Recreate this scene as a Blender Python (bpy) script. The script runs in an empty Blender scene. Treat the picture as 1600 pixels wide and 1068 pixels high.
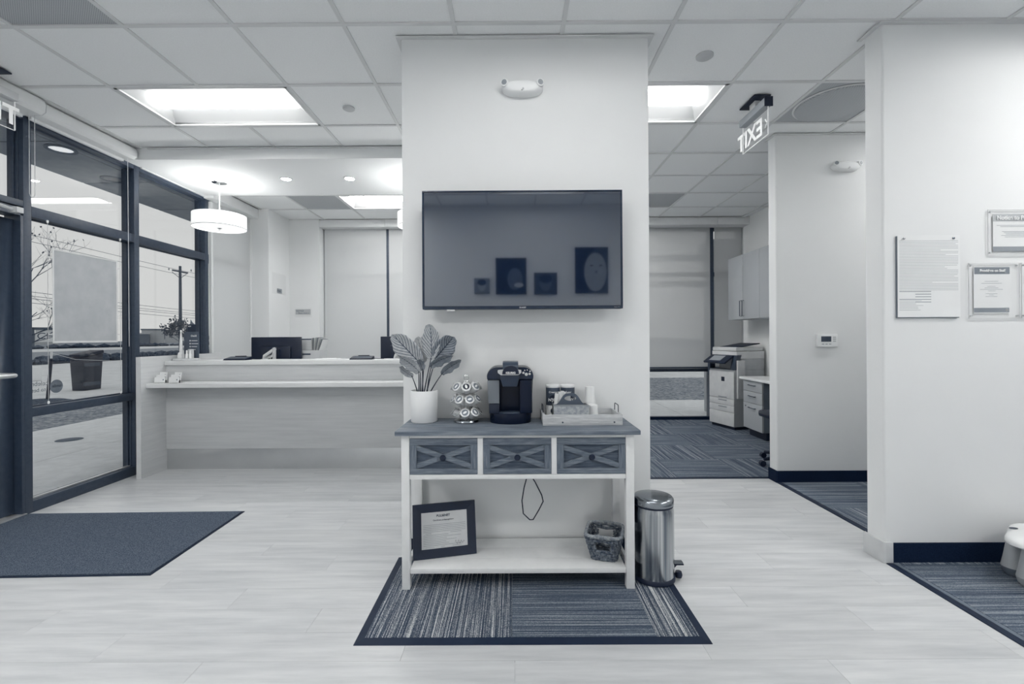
import bpy, bmesh, math, random
from math import sin, cos, pi, radians, sqrt, atan2
from mathutils import Matrix, Vector, Euler, noise
random.seed(7)
C = bpy.context.scene.collection
sc = bpy.context.scene

# ---------------------------------------------------------------- camera
F_PX, YAW, ROLL, CY, HC = 721.2, -.0023, -.0057, 526.4, 1.265
cam_d = bpy.data.cameras.new('camera')
cam = bpy.data.objects.new('camera', cam_d)
C.objects.link(cam)
_Y = Matrix(((cos(YAW), -sin(YAW), 0), (sin(YAW), cos(YAW), 0), (0, 0, 1)))
_B = Matrix(((1, 0, 0), (0, 0, -1), (0, 1, 0)))
_Z = Matrix(((cos(ROLL), -sin(ROLL), 0), (sin(ROLL), cos(ROLL), 0), (0, 0, 1)))
_M = _Z @ _B @ _Y                       # rows: right, down, forward
rt, dn, fw = Vector(_M[0]), Vector(_M[1]), Vector(_M[2])
R3 = Matrix((rt, -dn, -fw)).transposed()
cam.matrix_world = Matrix.Translation((0, 0, HC)) @ R3.to_4x4()
cam_d.sensor_width = 36
cam_d.lens = 36 * F_PX / 1600
cam_d.shift_y = (CY - 534) / 1600
cam_d.clip_start = .05
cam_d.clip_end = 600
sc.camera = cam

# ---------------------------------------------------------------- sky and exposure
w = bpy.data.worlds.new('overcast_sky')
sc.world = w
w.use_nodes = True
nt = w.node_tree
nt.nodes.clear()
wo = nt.nodes.new('ShaderNodeOutputWorld')
bg = nt.nodes.new('ShaderNodeBackground')
tc = nt.nodes.new('ShaderNodeTexCoord')
sp = nt.nodes.new('ShaderNodeSeparateXYZ')
rp = nt.nodes.new('ShaderNodeValToRGB')
rp.color_ramp.elements[0].position = .0
rp.color_ramp.elements[0].color = (.60, .60, .585, 1)
rp.color_ramp.elements[1].position = .7
rp.color_ramp.elements[1].color = (.56, .575, .58, 1)
nt.links.new(tc.outputs['Generated'], sp.inputs[0])
nt.links.new(sp.outputs[2], rp.inputs[0])
nt.links.new(rp.outputs[0], bg.inputs[0])
bg.inputs[1].default_value = 1.02
nt.links.new(bg.outputs[0], wo.inputs[0])
sc.view_settings.view_transform = 'Standard'
sc.view_settings.look = 'None'
sc.view_settings.gamma = 1
sc.view_settings.use_curve_mapping = False
sc.view_settings.exposure = 0.16
WARM = (1, .980, .952)

# ---------------------------------------------------------------- helpers: colour and materials
_stops = [(0, (4, 17, 40)), (30, (15, 32, 56)), (60, (51, 63, 80)), (100, (92, 103, 117)), (130, (126, 134, 143)),
          (160, (157, 162, 167)), (190, (187, 190, 193)), (215, (214, 216, 217)), (255, (250, 252, 253))]
def lin(c):
    c = c / 255
    return c / 12.92 if c <= .04045 else ((c + .055) / 1.055) ** 2.4
def D(g):
    for (a, ca), (b, cb) in zip(_stops, _stops[1:]):
        if g <= b:
            t = (g - a) / (b - a)
            return tuple(lin(ca[i] + (cb[i] - ca[i]) * t) for i in range(3)) + (1,)
    return (.97, .97, .95, 1)
MATS = {}
def base(name, g=200, rough=.5, metal=0, spec=.5):
    m = bpy.data.materials.new(name)
    m.use_nodes = True
    n = m.node_tree.nodes
    p = n['Principled BSDF']
    p.inputs['Base Color'].default_value = D(g)
    p.inputs['Roughness'].default_value = rough
    p.inputs['Metallic'].default_value = metal
    p.inputs['Specular IOR Level'].default_value = spec
    MATS[name] = m
    return m, m.node_tree, p
def coords(t, scale, rnd=False, rot=(0, 0, 0)):
    tcn = t.nodes.new('ShaderNodeTexCoord')
    mp = t.nodes.new('ShaderNodeMapping')
    mp.inputs['Scale'].default_value = scale
    mp.inputs['Rotation'].default_value = rot
    src = tcn.outputs['Object']
    if rnd:
        oi = t.nodes.new('ShaderNodeObjectInfo')
        mul = t.nodes.new('ShaderNodeMath'); mul.operation = 'MULTIPLY'; mul.inputs[1].default_value = 37
        t.links.new(oi.outputs['Random'], mul.inputs[0])
        add = t.nodes.new('ShaderNodeVectorMath'); add.operation = 'ADD'
        t.links.new(src, add.inputs[0]); t.links.new(mul.outputs[0], add.inputs[1])
        src = add.outputs[0]
    t.links.new(src, mp.inputs[0])
    return mp.outputs[0]
def noise_n(t, vec, scale=1, detail=4, rough=.55):
    n = t.nodes.new('ShaderNodeTexNoise')
    n.inputs['Scale'].default_value = scale
    n.inputs['Detail'].default_value = detail
    n.inputs['Roughness'].default_value = rough
    t.links.new(vec, n.inputs['Vector'])
    return n.outputs[0]
def ramp(t, fac, stops):
    r = t.nodes.new('ShaderNodeValToRGB')
    e = r.color_ramp.elements
    while len(e) < len(stops): e.new(.5)
    for i, (p_, g) in enumerate(stops):
        e[i].position = p_
        e[i].color = D(g)
    t.links.new(fac, r.inputs[0])
    return r.outputs[0]
def bump(t, p, h, strength=.2, dist=.002):
    b = t.nodes.new('ShaderNodeBump')
    b.inputs['Strength'].default_value = strength
    b.inputs['Distance'].default_value = dist
    t.links.new(h, b.inputs['Height'])
    t.links.new(b.outputs[0], p.inputs['Normal'])
def plain(name, g, rough=.5, metal=0, spec=.5, var=6, scale=9, bs=.05):
    """paint / plastic / metal with faint procedural mottling and fine relief"""
    m, t, p = base(name, g, rough, metal, spec)
    f = noise_n(t, coords(t, (1, 1, 1)), scale, 3)
    t.links.new(ramp(t, f, [(.3, max(0, g - var)), (.7, min(255, g + var))]), p.inputs['Base Color'])
    if bs: bump(t, p, noise_n(t, coords(t, (1, 1, 1)), 260, 2), bs, .001)
    return m
def wood(name, lo, hi, scale=(1.1, 16, 16), rough=.45, rnd=False, strong=1.0, spec=.4, vary=0):
    m, t, p = base(name, hi, rough, 0, spec)
    v = coords(t, scale, rnd)
    f = noise_n(t, v, 2.2, 6, .62)
    c = ramp(t, f, [(.5 - .28 / strong, lo), (.5, (lo + hi) / 2 + 2), (.5 + .25 / strong, hi)])
    if vary:
        oi = t.nodes.new('ShaderNodeObjectInfo')
        mr = t.nodes.new('ShaderNodeMapRange')
        mr.inputs['To Min'].default_value = 1 - vary; mr.inputs['To Max'].default_value = 1 + vary * .5
        t.links.new(oi.outputs['Random'], mr.inputs['Value'])
        hs = t.nodes.new('ShaderNodeHueSaturation')
        t.links.new(mr.outputs[0], hs.inputs['Value']); t.links.new(c, hs.inputs['Color'])
        c = hs.outputs[0]
    t.links.new(c, p.inputs['Base Color'])
    bump(t, p, f, .08, .001)
    return m
def stripes(name, axis, lo=28, hi=135, mid=62, freq=46, rnd=True):
    """loop-pile carpet with streaky lines running along the other axis"""
    m, t, p = base(name, mid, .95, 0, .1)
    sc_ = (freq, .6, 1) if axis == 'x' else (.6, freq, 1)
    f = noise_n(t, coords(t, sc_, rnd), 1.5, 4, .8)
    d = noise_n(t, coords(t, (1, 1, 1), rnd), 330, 2, .6)
    mx = t.nodes.new('ShaderNodeMath'); mx.operation = 'MULTIPLY_ADD'
    mx.inputs[1].default_value = .5; 
    t.links.new(d, mx.inputs[0]); t.links.new(f, mx.inputs[2])
    t.links.new(ramp(t, mx.outputs[0], [(.5, lo), (.66, mid), (.76, mid + 12), (.88, hi)]), p.inputs['Base Color'])
    bump(t, p, d, .5, .003)
    return m
def speckle(name, lo, hi, scale=350, rough=.95):
    m, t, p = base(name, (lo + hi) / 2, rough, 0, .1)
    d = noise_n(t, coords(t, (1, 1, 1)), scale, 3, .7)
    t.links.new(ramp(t, d, [(.36, lo), (.64, hi)]), p.inputs['Base Color'])
    bump(t, p, d, .5, .003)
    return m
def emitter(name, col, strength):
    m, t, p = base(name, 240)
    p.inputs['Emission Color'].default_value = tuple(col) + (1,)
    p.inputs['Emission Strength'].default_value = strength
    return m
def glassy(name, tint=(.96, .97, .98), refl=1.0, rough=0.0, body=0.0, bodyg=200):
    m = bpy.data.materials.new(name); m.use_nodes = True
    t = m.node_tree; t.nodes.clear()
    o = t.nodes.new('ShaderNodeOutputMaterial')
    tr = t.nodes.new('ShaderNodeBsdfTransparent'); tr.inputs[0].default_value = tuple(tint) + (1,)
    gl = t.nodes.new('ShaderNodeBsdfGlossy'); gl.inputs['Roughness'].default_value = rough
    fr = t.nodes.new('ShaderNodeLayerWeight'); fr.inputs[0].default_value = .5
    pw = t.nodes.new('ShaderNodeMath'); pw.operation = 'POWER'; pw.inputs[1].default_value = 5
    mu = t.nodes.new('ShaderNodeMath'); mu.operation = 'MULTIPLY_ADD'; mu.inputs[1].default_value = .96 * refl; mu.inputs[2].default_value = .04 * refl
    mx = t.nodes.new('ShaderNodeMixShader')
    t.links.new(fr.outputs['Facing'], pw.inputs[0]); t.links.new(pw.outputs[0], mu.inputs[0]); t.links.new(mu.outputs[0], mx.inputs[0])
    first = tr.outputs[0]
    if body:
        df = t.nodes.new('ShaderNodeBsdfDiffuse'); df.inputs[0].default_value = D(bodyg)
        m2 = t.nodes.new('ShaderNodeMixShader'); m2.inputs[0].default_value = body
        t.links.new(tr.outputs[0], m2.inputs[1]); t.links.new(df.outputs[0], m2.inputs[2])
        first = m2.outputs[0]
    t.links.new(first, mx.inputs[1]); t.links.new(gl.outputs[0], mx.inputs[2])
    t.links.new(mx.outputs[0], o.inputs[0])
    MATS[name] = m
    return m
def shade_cloth(name, see=.14, g=226):
    m = bpy.data.materials.new(name); m.use_nodes = True
    t = m.node_tree; t.nodes.clear()
    o = t.nodes.new('ShaderNodeOutputMaterial')
    df = t.nodes.new('ShaderNodeBsdfDiffuse'); df.inputs[0].default_value = D(g)
    tl = t.nodes.new('ShaderNodeBsdfTranslucent'); tl.inputs[0].default_value = D(g + 8)
    f = noise_n(t, coords(t, (1, 1, 1)), 500, 1)
    t.links.new(ramp(t, f, [(.3, g - 5), (.7, g + 3)]), df.inputs[0])
    tr = t.nodes.new('ShaderNodeBsdfTransparent')
    a = t.nodes.new('ShaderNodeMixShader'); a.inputs[0].default_value = .42
    b = t.nodes.new('ShaderNodeMixShader'); b.inputs[0].default_value = see
    t.links.new(df.outputs[0], a.inputs[1]); t.links.new(tl.outputs[0], a.inputs[2])
    t.links.new(a.outputs[0], b.inputs[1]); t.links.new(tr.outputs[0], b.inputs[2])
    t.links.new(b.outputs[0], o.inputs[0])
    MATS[name] = m
    return m

WALL = plain('wall_paint', 231, .75, 0, .2, 1.5, 2, .03)
SOFF = plain('soffit_paint', 238, .7, 0, .2, 1, 2, .03)
TILE = plain('ceiling_tile_board', 241, .95, 0, .1, 3, 120, .25)
RAIL = plain('ceiling_grid_metal', 215, .5, 0, .3, 2, 4, 0)
VENTM = speckle('perforated_vent_metal', 150, 185, 160, .6)
DARKB = speckle('dark_vinyl_base', 14, 34, 160, .7)
COVEB = plain('grey_base_cap', 205, .5)
FLOORP = wood('plank_laminate', 184, 209, (.9, 9, 9), .34, True, 1.3, .35, .05)
FLOORS = wood('slab_laminate', 184, 207, (.9, 9, 9), .34, False, 1.3, .35)
CX = stripes('carpet_stripes_depth', 'x', 34, 158, 80)
CYM = stripes('carpet_stripes_across', 'y', 38, 150, 84)
RX = stripes('rug_stripes_depth', 'x', 16, 205, 66, 95)
RYM = stripes('rug_stripes_across', 'y', 34, 150, 78, 80)
RUB = plain('black_rubber_edge', 30, .6, 0, .3, 6)
MATM = speckle('entrance_mat_pile', 40, 112, 260)
ALU = plain('dark_bronze_frame', 60, .4, .0, .5, 5, 30, .03)
ALUH = plain('bright_aluminium', 205, .3, .6, .5, 4)
WTRIM = plain('white_metal_trim', 226, .45, 0, .4, 2)
GLASS = glassy('window_glass', (.975, .98, .985), .8)
GLASSD = glassy('door_glass', (.9, .92, .94), 1.0)
ACRY = glassy('clear_acrylic', (.997, .997, .997), .5, 0, .008, 245)
ACRYE = plain('acrylic_edge', 215, .3)
SHADE = shade_cloth('roller_shade_cloth', .16, 238)
SHADEO = shade_cloth('office_shade_cloth', .30, 215)
DESKW = wood('desk_laminate', 188, 211, (1.0, 17, 17), .4, False, .8)
DESKS = wood('desk_laminate_side', 190, 212, (17, 1.0, 17), .4, False, .8)
DESKT = wood('desk_worktop', 214, 232, (1.0, 11, 11), .35, False, 1.2)
KICK = plain('brushed_kick_metal', 205, .3, .75, .5, 4, 3)
WHITEP = plain('white_painted_wood', 224, .5, 0, .35, 4, 14, .1)
TOPW = wood('weathered_table_top', 74, 150, (2.6, 36, 36), .55, True, 1.0, .25)
DRW = wood('weathered_drawer_wood', 76, 140, (5, 60, 60), .65, True, 1.0, .25)
DRWP = wood('weathered_inset_wood', 56, 112, (5, 60, 60), .7, True, 1.0, .2)
DRWV = wood('weathered_drawer_wood_upright', 74, 136, (60, 60, 5), .65, True, 1.0, .25)
TRAYW = wood('whitewashed_tray_wood', 166, 214, (5, 60, 60), .6, True, 1.2, .25)
BLACK = plain('black_plastic', 14, .28, 0, .5, 3)
BLACKG = plain('gloss_black', 6, .22, 0, .3, 2, 9, 0)
BLACKM = plain('matt_black_metal', 18, .5, 0, .4, 4)
DGREY = plain('dark_grey_plastic', 62, .35, 0, .5, 4)
GREY = plain('mid_grey_plastic', 150, .4, 0, .4, 4)
LGREY = plain('light_grey_plastic', 196, .4, 0, .4, 4)
WHITE = plain('white_plastic', 236, .35, 0, .4, 2)
CERAM = plain('white_ceramic', 236, .3, 0, .5, 2, 9, 0)
PAPER = plain('white_paper', 234, .8, 0, .2, 2)
PAPERG = plain('grey_print', 150, .8, 0, .1, 3)
PAPERL = plain('light_grey_print', 184, .8, 0, .1, 3)
PRINT = plain('dark_print', 60, .8, 0, .1, 3)
PRINTM = plain('mid_print', 120, .8, 0, .1, 3)
CHROME = plain('chrome', 225, .08, 1, .5, 2, 9, 0)
m_, t_, p_ = base('brushed_steel', 170, .22, 1, .5)
t_.links.new(ramp(t_, noise_n(t_, coords(t_, (22, 22, .4)), 1.6, 3), [(.34, 104), (.5, 160), (.66, 214)]), p_.inputs['Base Color'])  # vertical stripe reflections painted into the base colour
STEEL = m_
STEELL = plain('lid_steel', 150, .2, 1, .5, 5, 5, .02)
GALV = speckle('galvanised_metal', 138, 174, 60, .45)
FOIL = plain('pod_foil_lid', 214, .3, .3, .5, 10, 60, .1)
PODC = plain('pod_cup_plastic', 226, .3, 0, .5, 3)
DECAL = plain('grey_window_decal', 112, .6)
m_, t_, p_ = base('tank_plastic', 132, .1, 0, .5); p_.inputs['Transmission Weight'].default_value = .3
TANK = m_
def screen_mat():
    m = bpy.data.materials.new('tv_glass'); m.use_nodes = True
    t = m.node_tree; t.nodes.clear()
    o = t.nodes.new('ShaderNodeOutputMaterial')
    df = t.nodes.new('ShaderNodeBsdfDiffuse'); df.inputs[0].default_value = D(26)
    gl = t.nodes.new('ShaderNodeBsdfGlossy'); gl.inputs['Roughness'].default_value = .035
    gl.inputs[0].default_value = (.90, .95, 1, 1)
    mx = t.nodes.new('ShaderNodeMixShader'); mx.inputs[0].default_value = .22
    t.links.new(df.outputs[0], mx.inputs[1]); t.links.new(gl.outputs[0], mx.inputs[2])
    t.links.new(mx.outputs[0], o.inputs[0])
    return m
TVG = screen_mat()
REFL = plain('troffer_reflector', 212, .5, 0, .3, 1, 3, 0)
PEND = emitter('pendant_shade_cloth', (1, .99, .97), .55)
PENDL = emitter('pendant_diffuser', (1, .99, .97), .62)
BULB = emitter('pendant_bulb', (1, .985, .95), 74)
DOWN = emitter('downlight_lamp', (1, .99, .98), 170)
EXITL = emitter('lit_letter_edges', (1, 1, .98), .12)
# outdoors
CONC = speckle('concrete_paving', 222, 236, 7, .9)
LOT = speckle('parking_concrete', 204, 220, 2, .9)
LAWN = speckle('lawn_grass', 96, 176, 14, 1)
FIELD = speckle('distant_field', 118, 146, .3, 1)
MULCH = speckle('mulch', 40, 110, 30, 1)
HEDGE = speckle('hedge_leaves', 40, 92, 8, 1)
BARK = speckle('bark', 60, 100, 30, 1)
CANOPY = plain('canopy_soffit_panel', 128, .6)
CANLIT = emitter('canopy_lamp', (1, 1, 1), .5)
BWALL = plain('far_building_wall', 178, .9)
BDARK = plain('far_building_dark', 96, .9)

# ---------------------------------------------------------------- helpers: meshes
class MB:
    def __init__(s): s.v = []; s.f = []; s.uv = []; s.T = Matrix.Identity(4)
    def add(s, vs, fs):
        o = len(s.v)
        s.v += [tuple(s.T @ Vector(v)) for v in vs]
        s.f += [tuple(i + o for i in f) for f in fs]
        return s
    def box(s, x0, x1, y0, y1, z0, z1):
        if x0 > x1: x0, x1 = x1, x0
        if y0 > y1: y0, y1 = y1, y0
        if z0 > z1: z0, z1 = z1, z0
        return s.add([(x0, y0, z0), (x1, y0, z0), (x1, y1, z0), (x0, y1, z0), (x0, y0, z1), (x1, y0, z1), (x1, y1, z1), (x0, y1, z1)],
                     [(0, 3, 2, 1), (4, 5, 6, 7), (0, 1, 5, 4), (1, 2, 6, 5), (2, 3, 7, 6), (3, 0, 4, 7)])
    def prism(s, poly, a, b, axis='z'):
        n = len(poly)
        def P(p, h):
            return (p[0], p[1], h) if axis == 'z' else (p[0], h, p[1]) if axis == 'y' else (h, p[0], p[1])
        vs = [P(p, a) for p in poly] + [P(p, b) for p in poly]
        fs = [tuple(range(n))[::-1], tuple(range(n, 2 * n))] + [(i, (i + 1) % n, n + (i + 1) % n, n + i) for i in range(n)]
        return s.add(vs, fs)
    def lathe(s, prof, c=(0, 0, 0), n=24, ax='z', sx=1, sy=1):
        vs = []
        for r, h in prof:
            for k in range(n):
                a = 2 * pi * k / n
                x, y = r * cos(a) * sx, r * sin(a) * sy
                p = (x, y, h) if ax == 'z' else (x, h, y) if ax == 'y' else (h, x, y)
                vs.append((p[0] + c[0], p[1] + c[1], p[2] + c[2]))
        fs = []
        m = len(prof)
        for j in range(m - 1):
            for k in range(n):
                k2 = (k + 1) % n
                fs.append((j * n + k, j * n + k2, (j + 1) * n + k2, (j + 1) * n + k))
        closed = prof[0] == prof[-1]
        if closed:
            fs = [tuple(i % ((m - 1) * n) for i in f) for f in fs]; vs = vs[:(m - 1) * n]
        if prof[0][0] > 1e-6 and not closed: fs.append(tuple(range(n))[::-1])
        if prof[-1][0] > 1e-6 and not closed: fs.append(tuple(range((m - 1) * n, m * n)))
        return s.add(vs, fs)
    def cyl(s, c, r, h, n=16, ax='z'):
        return s.lathe([(r, 0), (r, h)], c, n, ax)
    def tube(s, pts, r, n=8, closed=False):
        pts = [Vector(p) for p in pts]
        rs = r if isinstance(r, (list, tuple)) else [r] * len(pts)
        N = len(pts); vs = []; up = None
        for i, p in enumerate(pts):
            a = pts[(i - 1) % N] if (closed or i > 0) else p
            b = pts[(i + 1) % N] if (closed or i < N - 1) else p
            d = (b - a).normalized()
            if up is None:
                up = Vector((0, 0, 1)) if abs(d.z) < .9 else Vector((1, 0, 0))
            sd = d.cross(up).normalized(); up = sd.cross(d).normalized()
            for k in range(n):
                t = 2 * pi * k / n
                vs.append(p + (sd * cos(t) + up * sin(t)) * rs[i])
        fs = []
        for i in range(N if closed else N - 1):
            j = (i + 1) % N
            for k in range(n):
                k2 = (k + 1) % n
                fs.append((i * n + k, i * n + k2, j * n + k2, j * n + k))
        if not closed: fs += [tuple(range(n))[::-1], tuple(range((N - 1) * n, N * n))]
        return s.add(vs, fs)
    def build(s, name, mat, parent=None, bevel=0, smooth=False, seg=2, angle=40):
        me = bpy.data.meshes.new(name)
        me.from_pydata([tuple(v) for v in s.v], [], s.f)
        bm = bmesh.new(); bm.from_mesh(me)
        bmesh.ops.remove_doubles(bm, verts=bm.verts, dist=1e-6)
        bmesh.ops.recalc_face_normals(bm, faces=bm.faces)
        if bevel:
            es = [e for e in bm.edges if len(e.link_faces) == 2 and e.calc_face_angle(0) > radians(30)]
            bmesh.ops.bevel(bm, geom=es, offset=bevel, segments=seg, affect='EDGES', profile=.6, clamp_overlap=True)
        bm.to_mesh(me); bm.free()
        me.materials.append(mat)
        if smooth or bevel:
            me.polygons.foreach_set('use_smooth', [True] * len(me.polygons))
            me.set_sharp_from_angle(angle=radians(angle))
        o = bpy.data.objects.new(name, me)
        C.objects.link(o)
        if parent: o.parent = parent
        return o
def box(name, mat, x0, x1, y0, y1, z0, z1, parent=None, bevel=0):
    return MB().box(x0, x1, y0, y1, z0, z1).build(name, mat, parent, bevel)
def thing(name, label, cat, loc=(0, 0, 0), rz=0, group=None):
    o = bpy.data.objects.new(name, None); C.objects.link(o)
    o.location = loc; o.rotation_euler = (0, 0, rz)
    o.empty_display_size = .05
    return tag(o, label, cat, group)
def tag(o, label=None, cat=None, group=None, kind=None):
    if label: o['label'] = label
    if cat: o['category'] = cat
    if group: o['group'] = group
    if kind: o['kind'] = kind
    return o
def struct(o, label=None):
    o['kind'] = 'structure'
    if label: o['label'] = label
    return o
def sempty(name):
    o = bpy.data.objects.new(name, None); C.objects.link(o); o['kind'] = 'structure'; return o
def dup(root, loc=None, rz=None, label=None):
    r = root.copy(); C.objects.link(r)
    if loc is not None: r.location = loc
    if rz is not None: r.rotation_euler = (0, 0, rz)
    if label: r['label'] = label
    for ch in list(root.children):
        c = ch.copy(); C.objects.link(c); c.parent = r
        for g in list(ch.children):
            d = g.copy(); C.objects.link(d); d.parent = c
    return r
def txt(name, s_, size, loc, facing, mat, parent=None, align='LEFT', ext=.0004, bold=0, sx=1):
    cu = bpy.data.curves.new(name, 'FONT')
    cu.body = s_; cu.size = size; cu.extrude = ext; cu.align_x = align; cu.offset = bold
    cu.materials.append(mat)
    tmp = bpy.data.objects.new(name, cu)
    me = bpy.data.meshes.new_from_object(tmp)
    bpy.data.objects.remove(tmp)
    me.materials.clear(); me.materials.append(mat)
    o = bpy.data.objects.new(name, me); C.objects.link(o)
    o.location = loc
    if isinstance(facing, Euler): o.rotation_euler = facing
    else: o.rotation_euler = {'-y': (pi / 2, 0, 0), '+x': (pi / 2, 0, pi / 2), '-x': (pi / 2, 0, -pi / 2), '+y': (pi / 2, 0, pi)}[facing]
    o.scale = (sx, 1, 1)
    if parent: o.parent = parent
    return o
def lines(name, rows, mat, parent, y, h=.0016, face='-y'):
    """rows: (x0, x1, z) strips of print on a sheet whose face is at y"""
    m = MB()
    for a, b, z in rows:
        m.box(a, b, y - .0004, y, z - h / 2, z + h / 2)
    return m.build(name, mat, parent)

ZC = 2.995
# ================================================================ STRUCTURE: floor
floor = struct(MB().box(-3.62, 5.3, -1.07, 7.1, -.12, -.008).build('floor', FLOORS))
def slab(x0, x1, y0, y1, name='floor_slab', m=FLOORS):
    return box(name, m, x0, x1, y0, y1, -.0079, 0, floor)
PW, PL = .1765, 1.22
row = 0
y = 1.1
full = {}
while y < 4.62:
    x = -3.53 - (row * .45) % PL
    y1 = y + PW
    while x < 2.27:
        a, b = max(x, -3.53), min(x + PL, 2.058 if y < 2.57 else (2.262 if y1 <= 4.11 else 0.0))
        if y >= 4.10: b = min(b, 0.0)
        if b - a > .02:
            k = round(b - a, 3)
            if k not in full:
                o = MB().box(.0005, b - a - .0005, .0004, PW - .0004, -.0078, 0).build('plank', FLOORP, floor)
                full[k] = o.data
            else:
                o = bpy.data.objects.new('plank', full[k]); C.objects.link(o); o.parent = floor
            o.location = (a, y, 0)
        x += PL
    y += PW; row += 1
YP = y
slab(-3.53, 2.058, -.95, 1.1); slab(-3.53, 0, YP, 7.0)
# carpets
def carpet(name, x0, x1, y0, y1, ox, oy, flip=0, label=None):
    r = struct(MB().box(x0, x1, y0, y1, -.0079, -.0005).build(name, DARKB))
    i0 = math.floor((x0 - ox) / .61); j0 = math.floor((y0 - oy) / .61)
    i = i0
    while ox + i * .61 < x1:
        j = j0
        while oy + j * .61 < y1:
            a, b = max(x0, ox + i * .61), min(x1, ox + (i + 1) * .61)
            c, d = max(y0, oy + j * .61), min(y1, oy + (j + 1) * .61)
            if b - a > .01 and d - c > .01:
                o = MB().box(.001, b - a - .001, .001, d - c - .001, -.0004, .006).build('carpet_tile', CX if (i + j + flip) % 2 else CYM, r)
                o.location = (a, c, 0)
            j += 1
        i += 1
    return r
carpet('floor_carpet_office', .15, 3.45, 4.13, 6.98, .25, 4.12)
carpet('floor_carpet_hall', 2.30, 5.2, 2.70, 3.98, 2.30, 2.76, 1)
carpet('floor_carpet_waiting', 2.12, 5.2, -.95, 2.57, 2.10, 2.54, 1)
struct(box('trim_1', RUB, .79, 2.262, 4.095, 4.13, -.0079, .005, None, .001))
struct(box('trim_2', RUB, 2.262, 2.30, 2.70, 3.98, -.0079, .005, None, .001))
struct(box('trim_3', RUB, 2.058, 2.095, -.95, 2.57, -.0079, .005, None, .001))
struct(box('trim_4', plain('edge_strip', 104, .8), 2.095, 2.12, -.95, 2.57, -.0079, .0045, None, .001))

# ================================================================ STRUCTURE: walls
wc = struct(MB().box(-.638, .791, 2.67, 2.95, 0, 3.02).build('wall_center', WALL, None, .008))
struct(box('wall_partition', WALL, 0, .15, 2.951, 7.0, 0, 3.02))
wrf = struct(MB().box(2.058, 5.2, 2.57, 2.70, 0, 3.02).build('wall_right_front', WALL, None, .014, seg=3))
wrr = struct(MB().box(2.268, 5.2, 3.98, 4.10, 0, 3.02).build('wall_right_rear', WALL, None, .014, seg=3))
struct(box('wall_office_right', WALL, 3.45, 3.6, 4.101, 7.1, 0, 3.02))
struct(MB().box(-3.27, -2.83, 6.75, 7.1, 0, 3.02).box(-.02, .0, 6.75, 7.1, 0, 3.02).build('wall_rear', WALL))
struct(MB().box(-3.62, -3.27, 6.18, 7.1, 0, 3.02).build('wall_corner_pier', WALL, None, .006))
struct(box('wall_behind', WALL, -3.62, 5.3, -1.07, -.95, 0, 3.02))
struct(box('wall_right_side', WALL, 5.2, 5.32, -.95, 4.1, 0, 3.02))
struct(MB().box(-3.75, 5.4, -1.1, 7.2, 3.12, 3.3).build('roof', WALL))
# baseboards
struct(box('baseboard_center', DARKB, -.634, .787, 2.66, 2.669, 0, .104))
struct(box('baseboard_right_front', DARKB, 2.098, 5.19, 2.559, 2.569, .006, .112))
cap = MB().prism([(2.046, 2.71), (2.046, 2.567), (2.055, 2.557), (2.097, 2.557), (2.097, 2.569), (2.0575, 2.569), (2.0575, 2.71)], 0, .118)
struct(cap.build('baseboard_corner_cap', COVEB, None, .002))
struct(MB().prism([(2.257, 4.10), (2.257, 3.98), (2.266, 3.969), (5.19, 3.969), (5.19, 3.979), (2.2675, 3.979), (2.2675, 4.10)], 0, .102).build('baseboard_right_rear', DARKB))
# trim ring at the top of the centre wall, and corners of other walls
tr_ = MB()
for b in [(-.665, .818, 2.645, 2.669), (-.665, -.639, 2.669, 2.96), (.792, .818, 2.669, 2.96)]:
    tr_.box(*b, 2.988, 2.9945)
struct(tr_.build('trim_5', RAIL))
tr_ = MB().box(2.033, 2.057, 2.545, 2.72, 2.988, 2.9945).box(2.057, 5.2, 2.545, 2.569, 2.988, 2.9945)
struct(tr_.build('trim_6', RAIL))
tr_ = MB().box(2.243, 2.267, 3.955, 4.12, 2.988, 2.9945).box(2.267, 5.2, 3.955, 3.979, 2.988, 2.9945)
struct(tr_.build('trim_7', RAIL))

# ================================================================ STRUCTURE: ceiling
ceil = struct(MB().box(-3.62, 5.3, -1.07, 7.1, 3.085, 3.1).build('ceiling', TILE))
GX, GY, S = -2.76, 2.55, .61
regions = [(-3.50, 5.2, -.95, 4.185), (.15, 3.45, 4.185, 6.71), (-3.40, -.001, 5.25, 6.74)]
troff = [(0, 1), (5, 1), (4, -2), (-1, -2), (9, -2), (4, -5), (-1, -5), (9, -5), (1, 5), (10, 0), (4, -4), (0, -4)]   # (i, j) of the left tile of each 2x4 fixture
troff = [(0, 1), (5, 1), (4, -2), (-1, -3), (9, -2), (4, -5), (0, -5), (9, -5), (1, 5), (5, 5), (10, 1)]
TPOW = [15, 15, 14, 34, 32, 7, 50, 50, 30, 54, 24]
vents = {(0, -1): 'a', (8, 1): 'b', (0, 5): 'c', (7, 5): 'd'}
occ = set()
for i, j in troff: occ |= {(i, j), (i + 1, j)}
tmesh = {}
for (x0, x1, y0, y1) in regions:
    for i in range(-2, 14):
        for j in range(-6, 8):
            if (i, j) in occ or (i, j) in vents: continue
            a, b = max(x0, GX + i * S), min(x1, GX + (i + 1) * S)
            c, d = max(y0, GY + j * S), min(y1, GY + (j + 1) * S)
            if b - a < .02 or d - c < .02: continue
            k = (round(b - a, 3), round(d - c, 3))
            if k not in tmesh:
                o = MB().box(0, b - a, 0, d - c, 0, .012).build('ceiling_tile', TILE, ceil); tmesh[k] = o.data
            else:
                o = bpy.data.objects.new('ceiling_tile', tmesh[k]); C.objects.link(o); o.parent = ceil
            o.location = (a, c, 3.0025)
rw = .012
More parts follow.
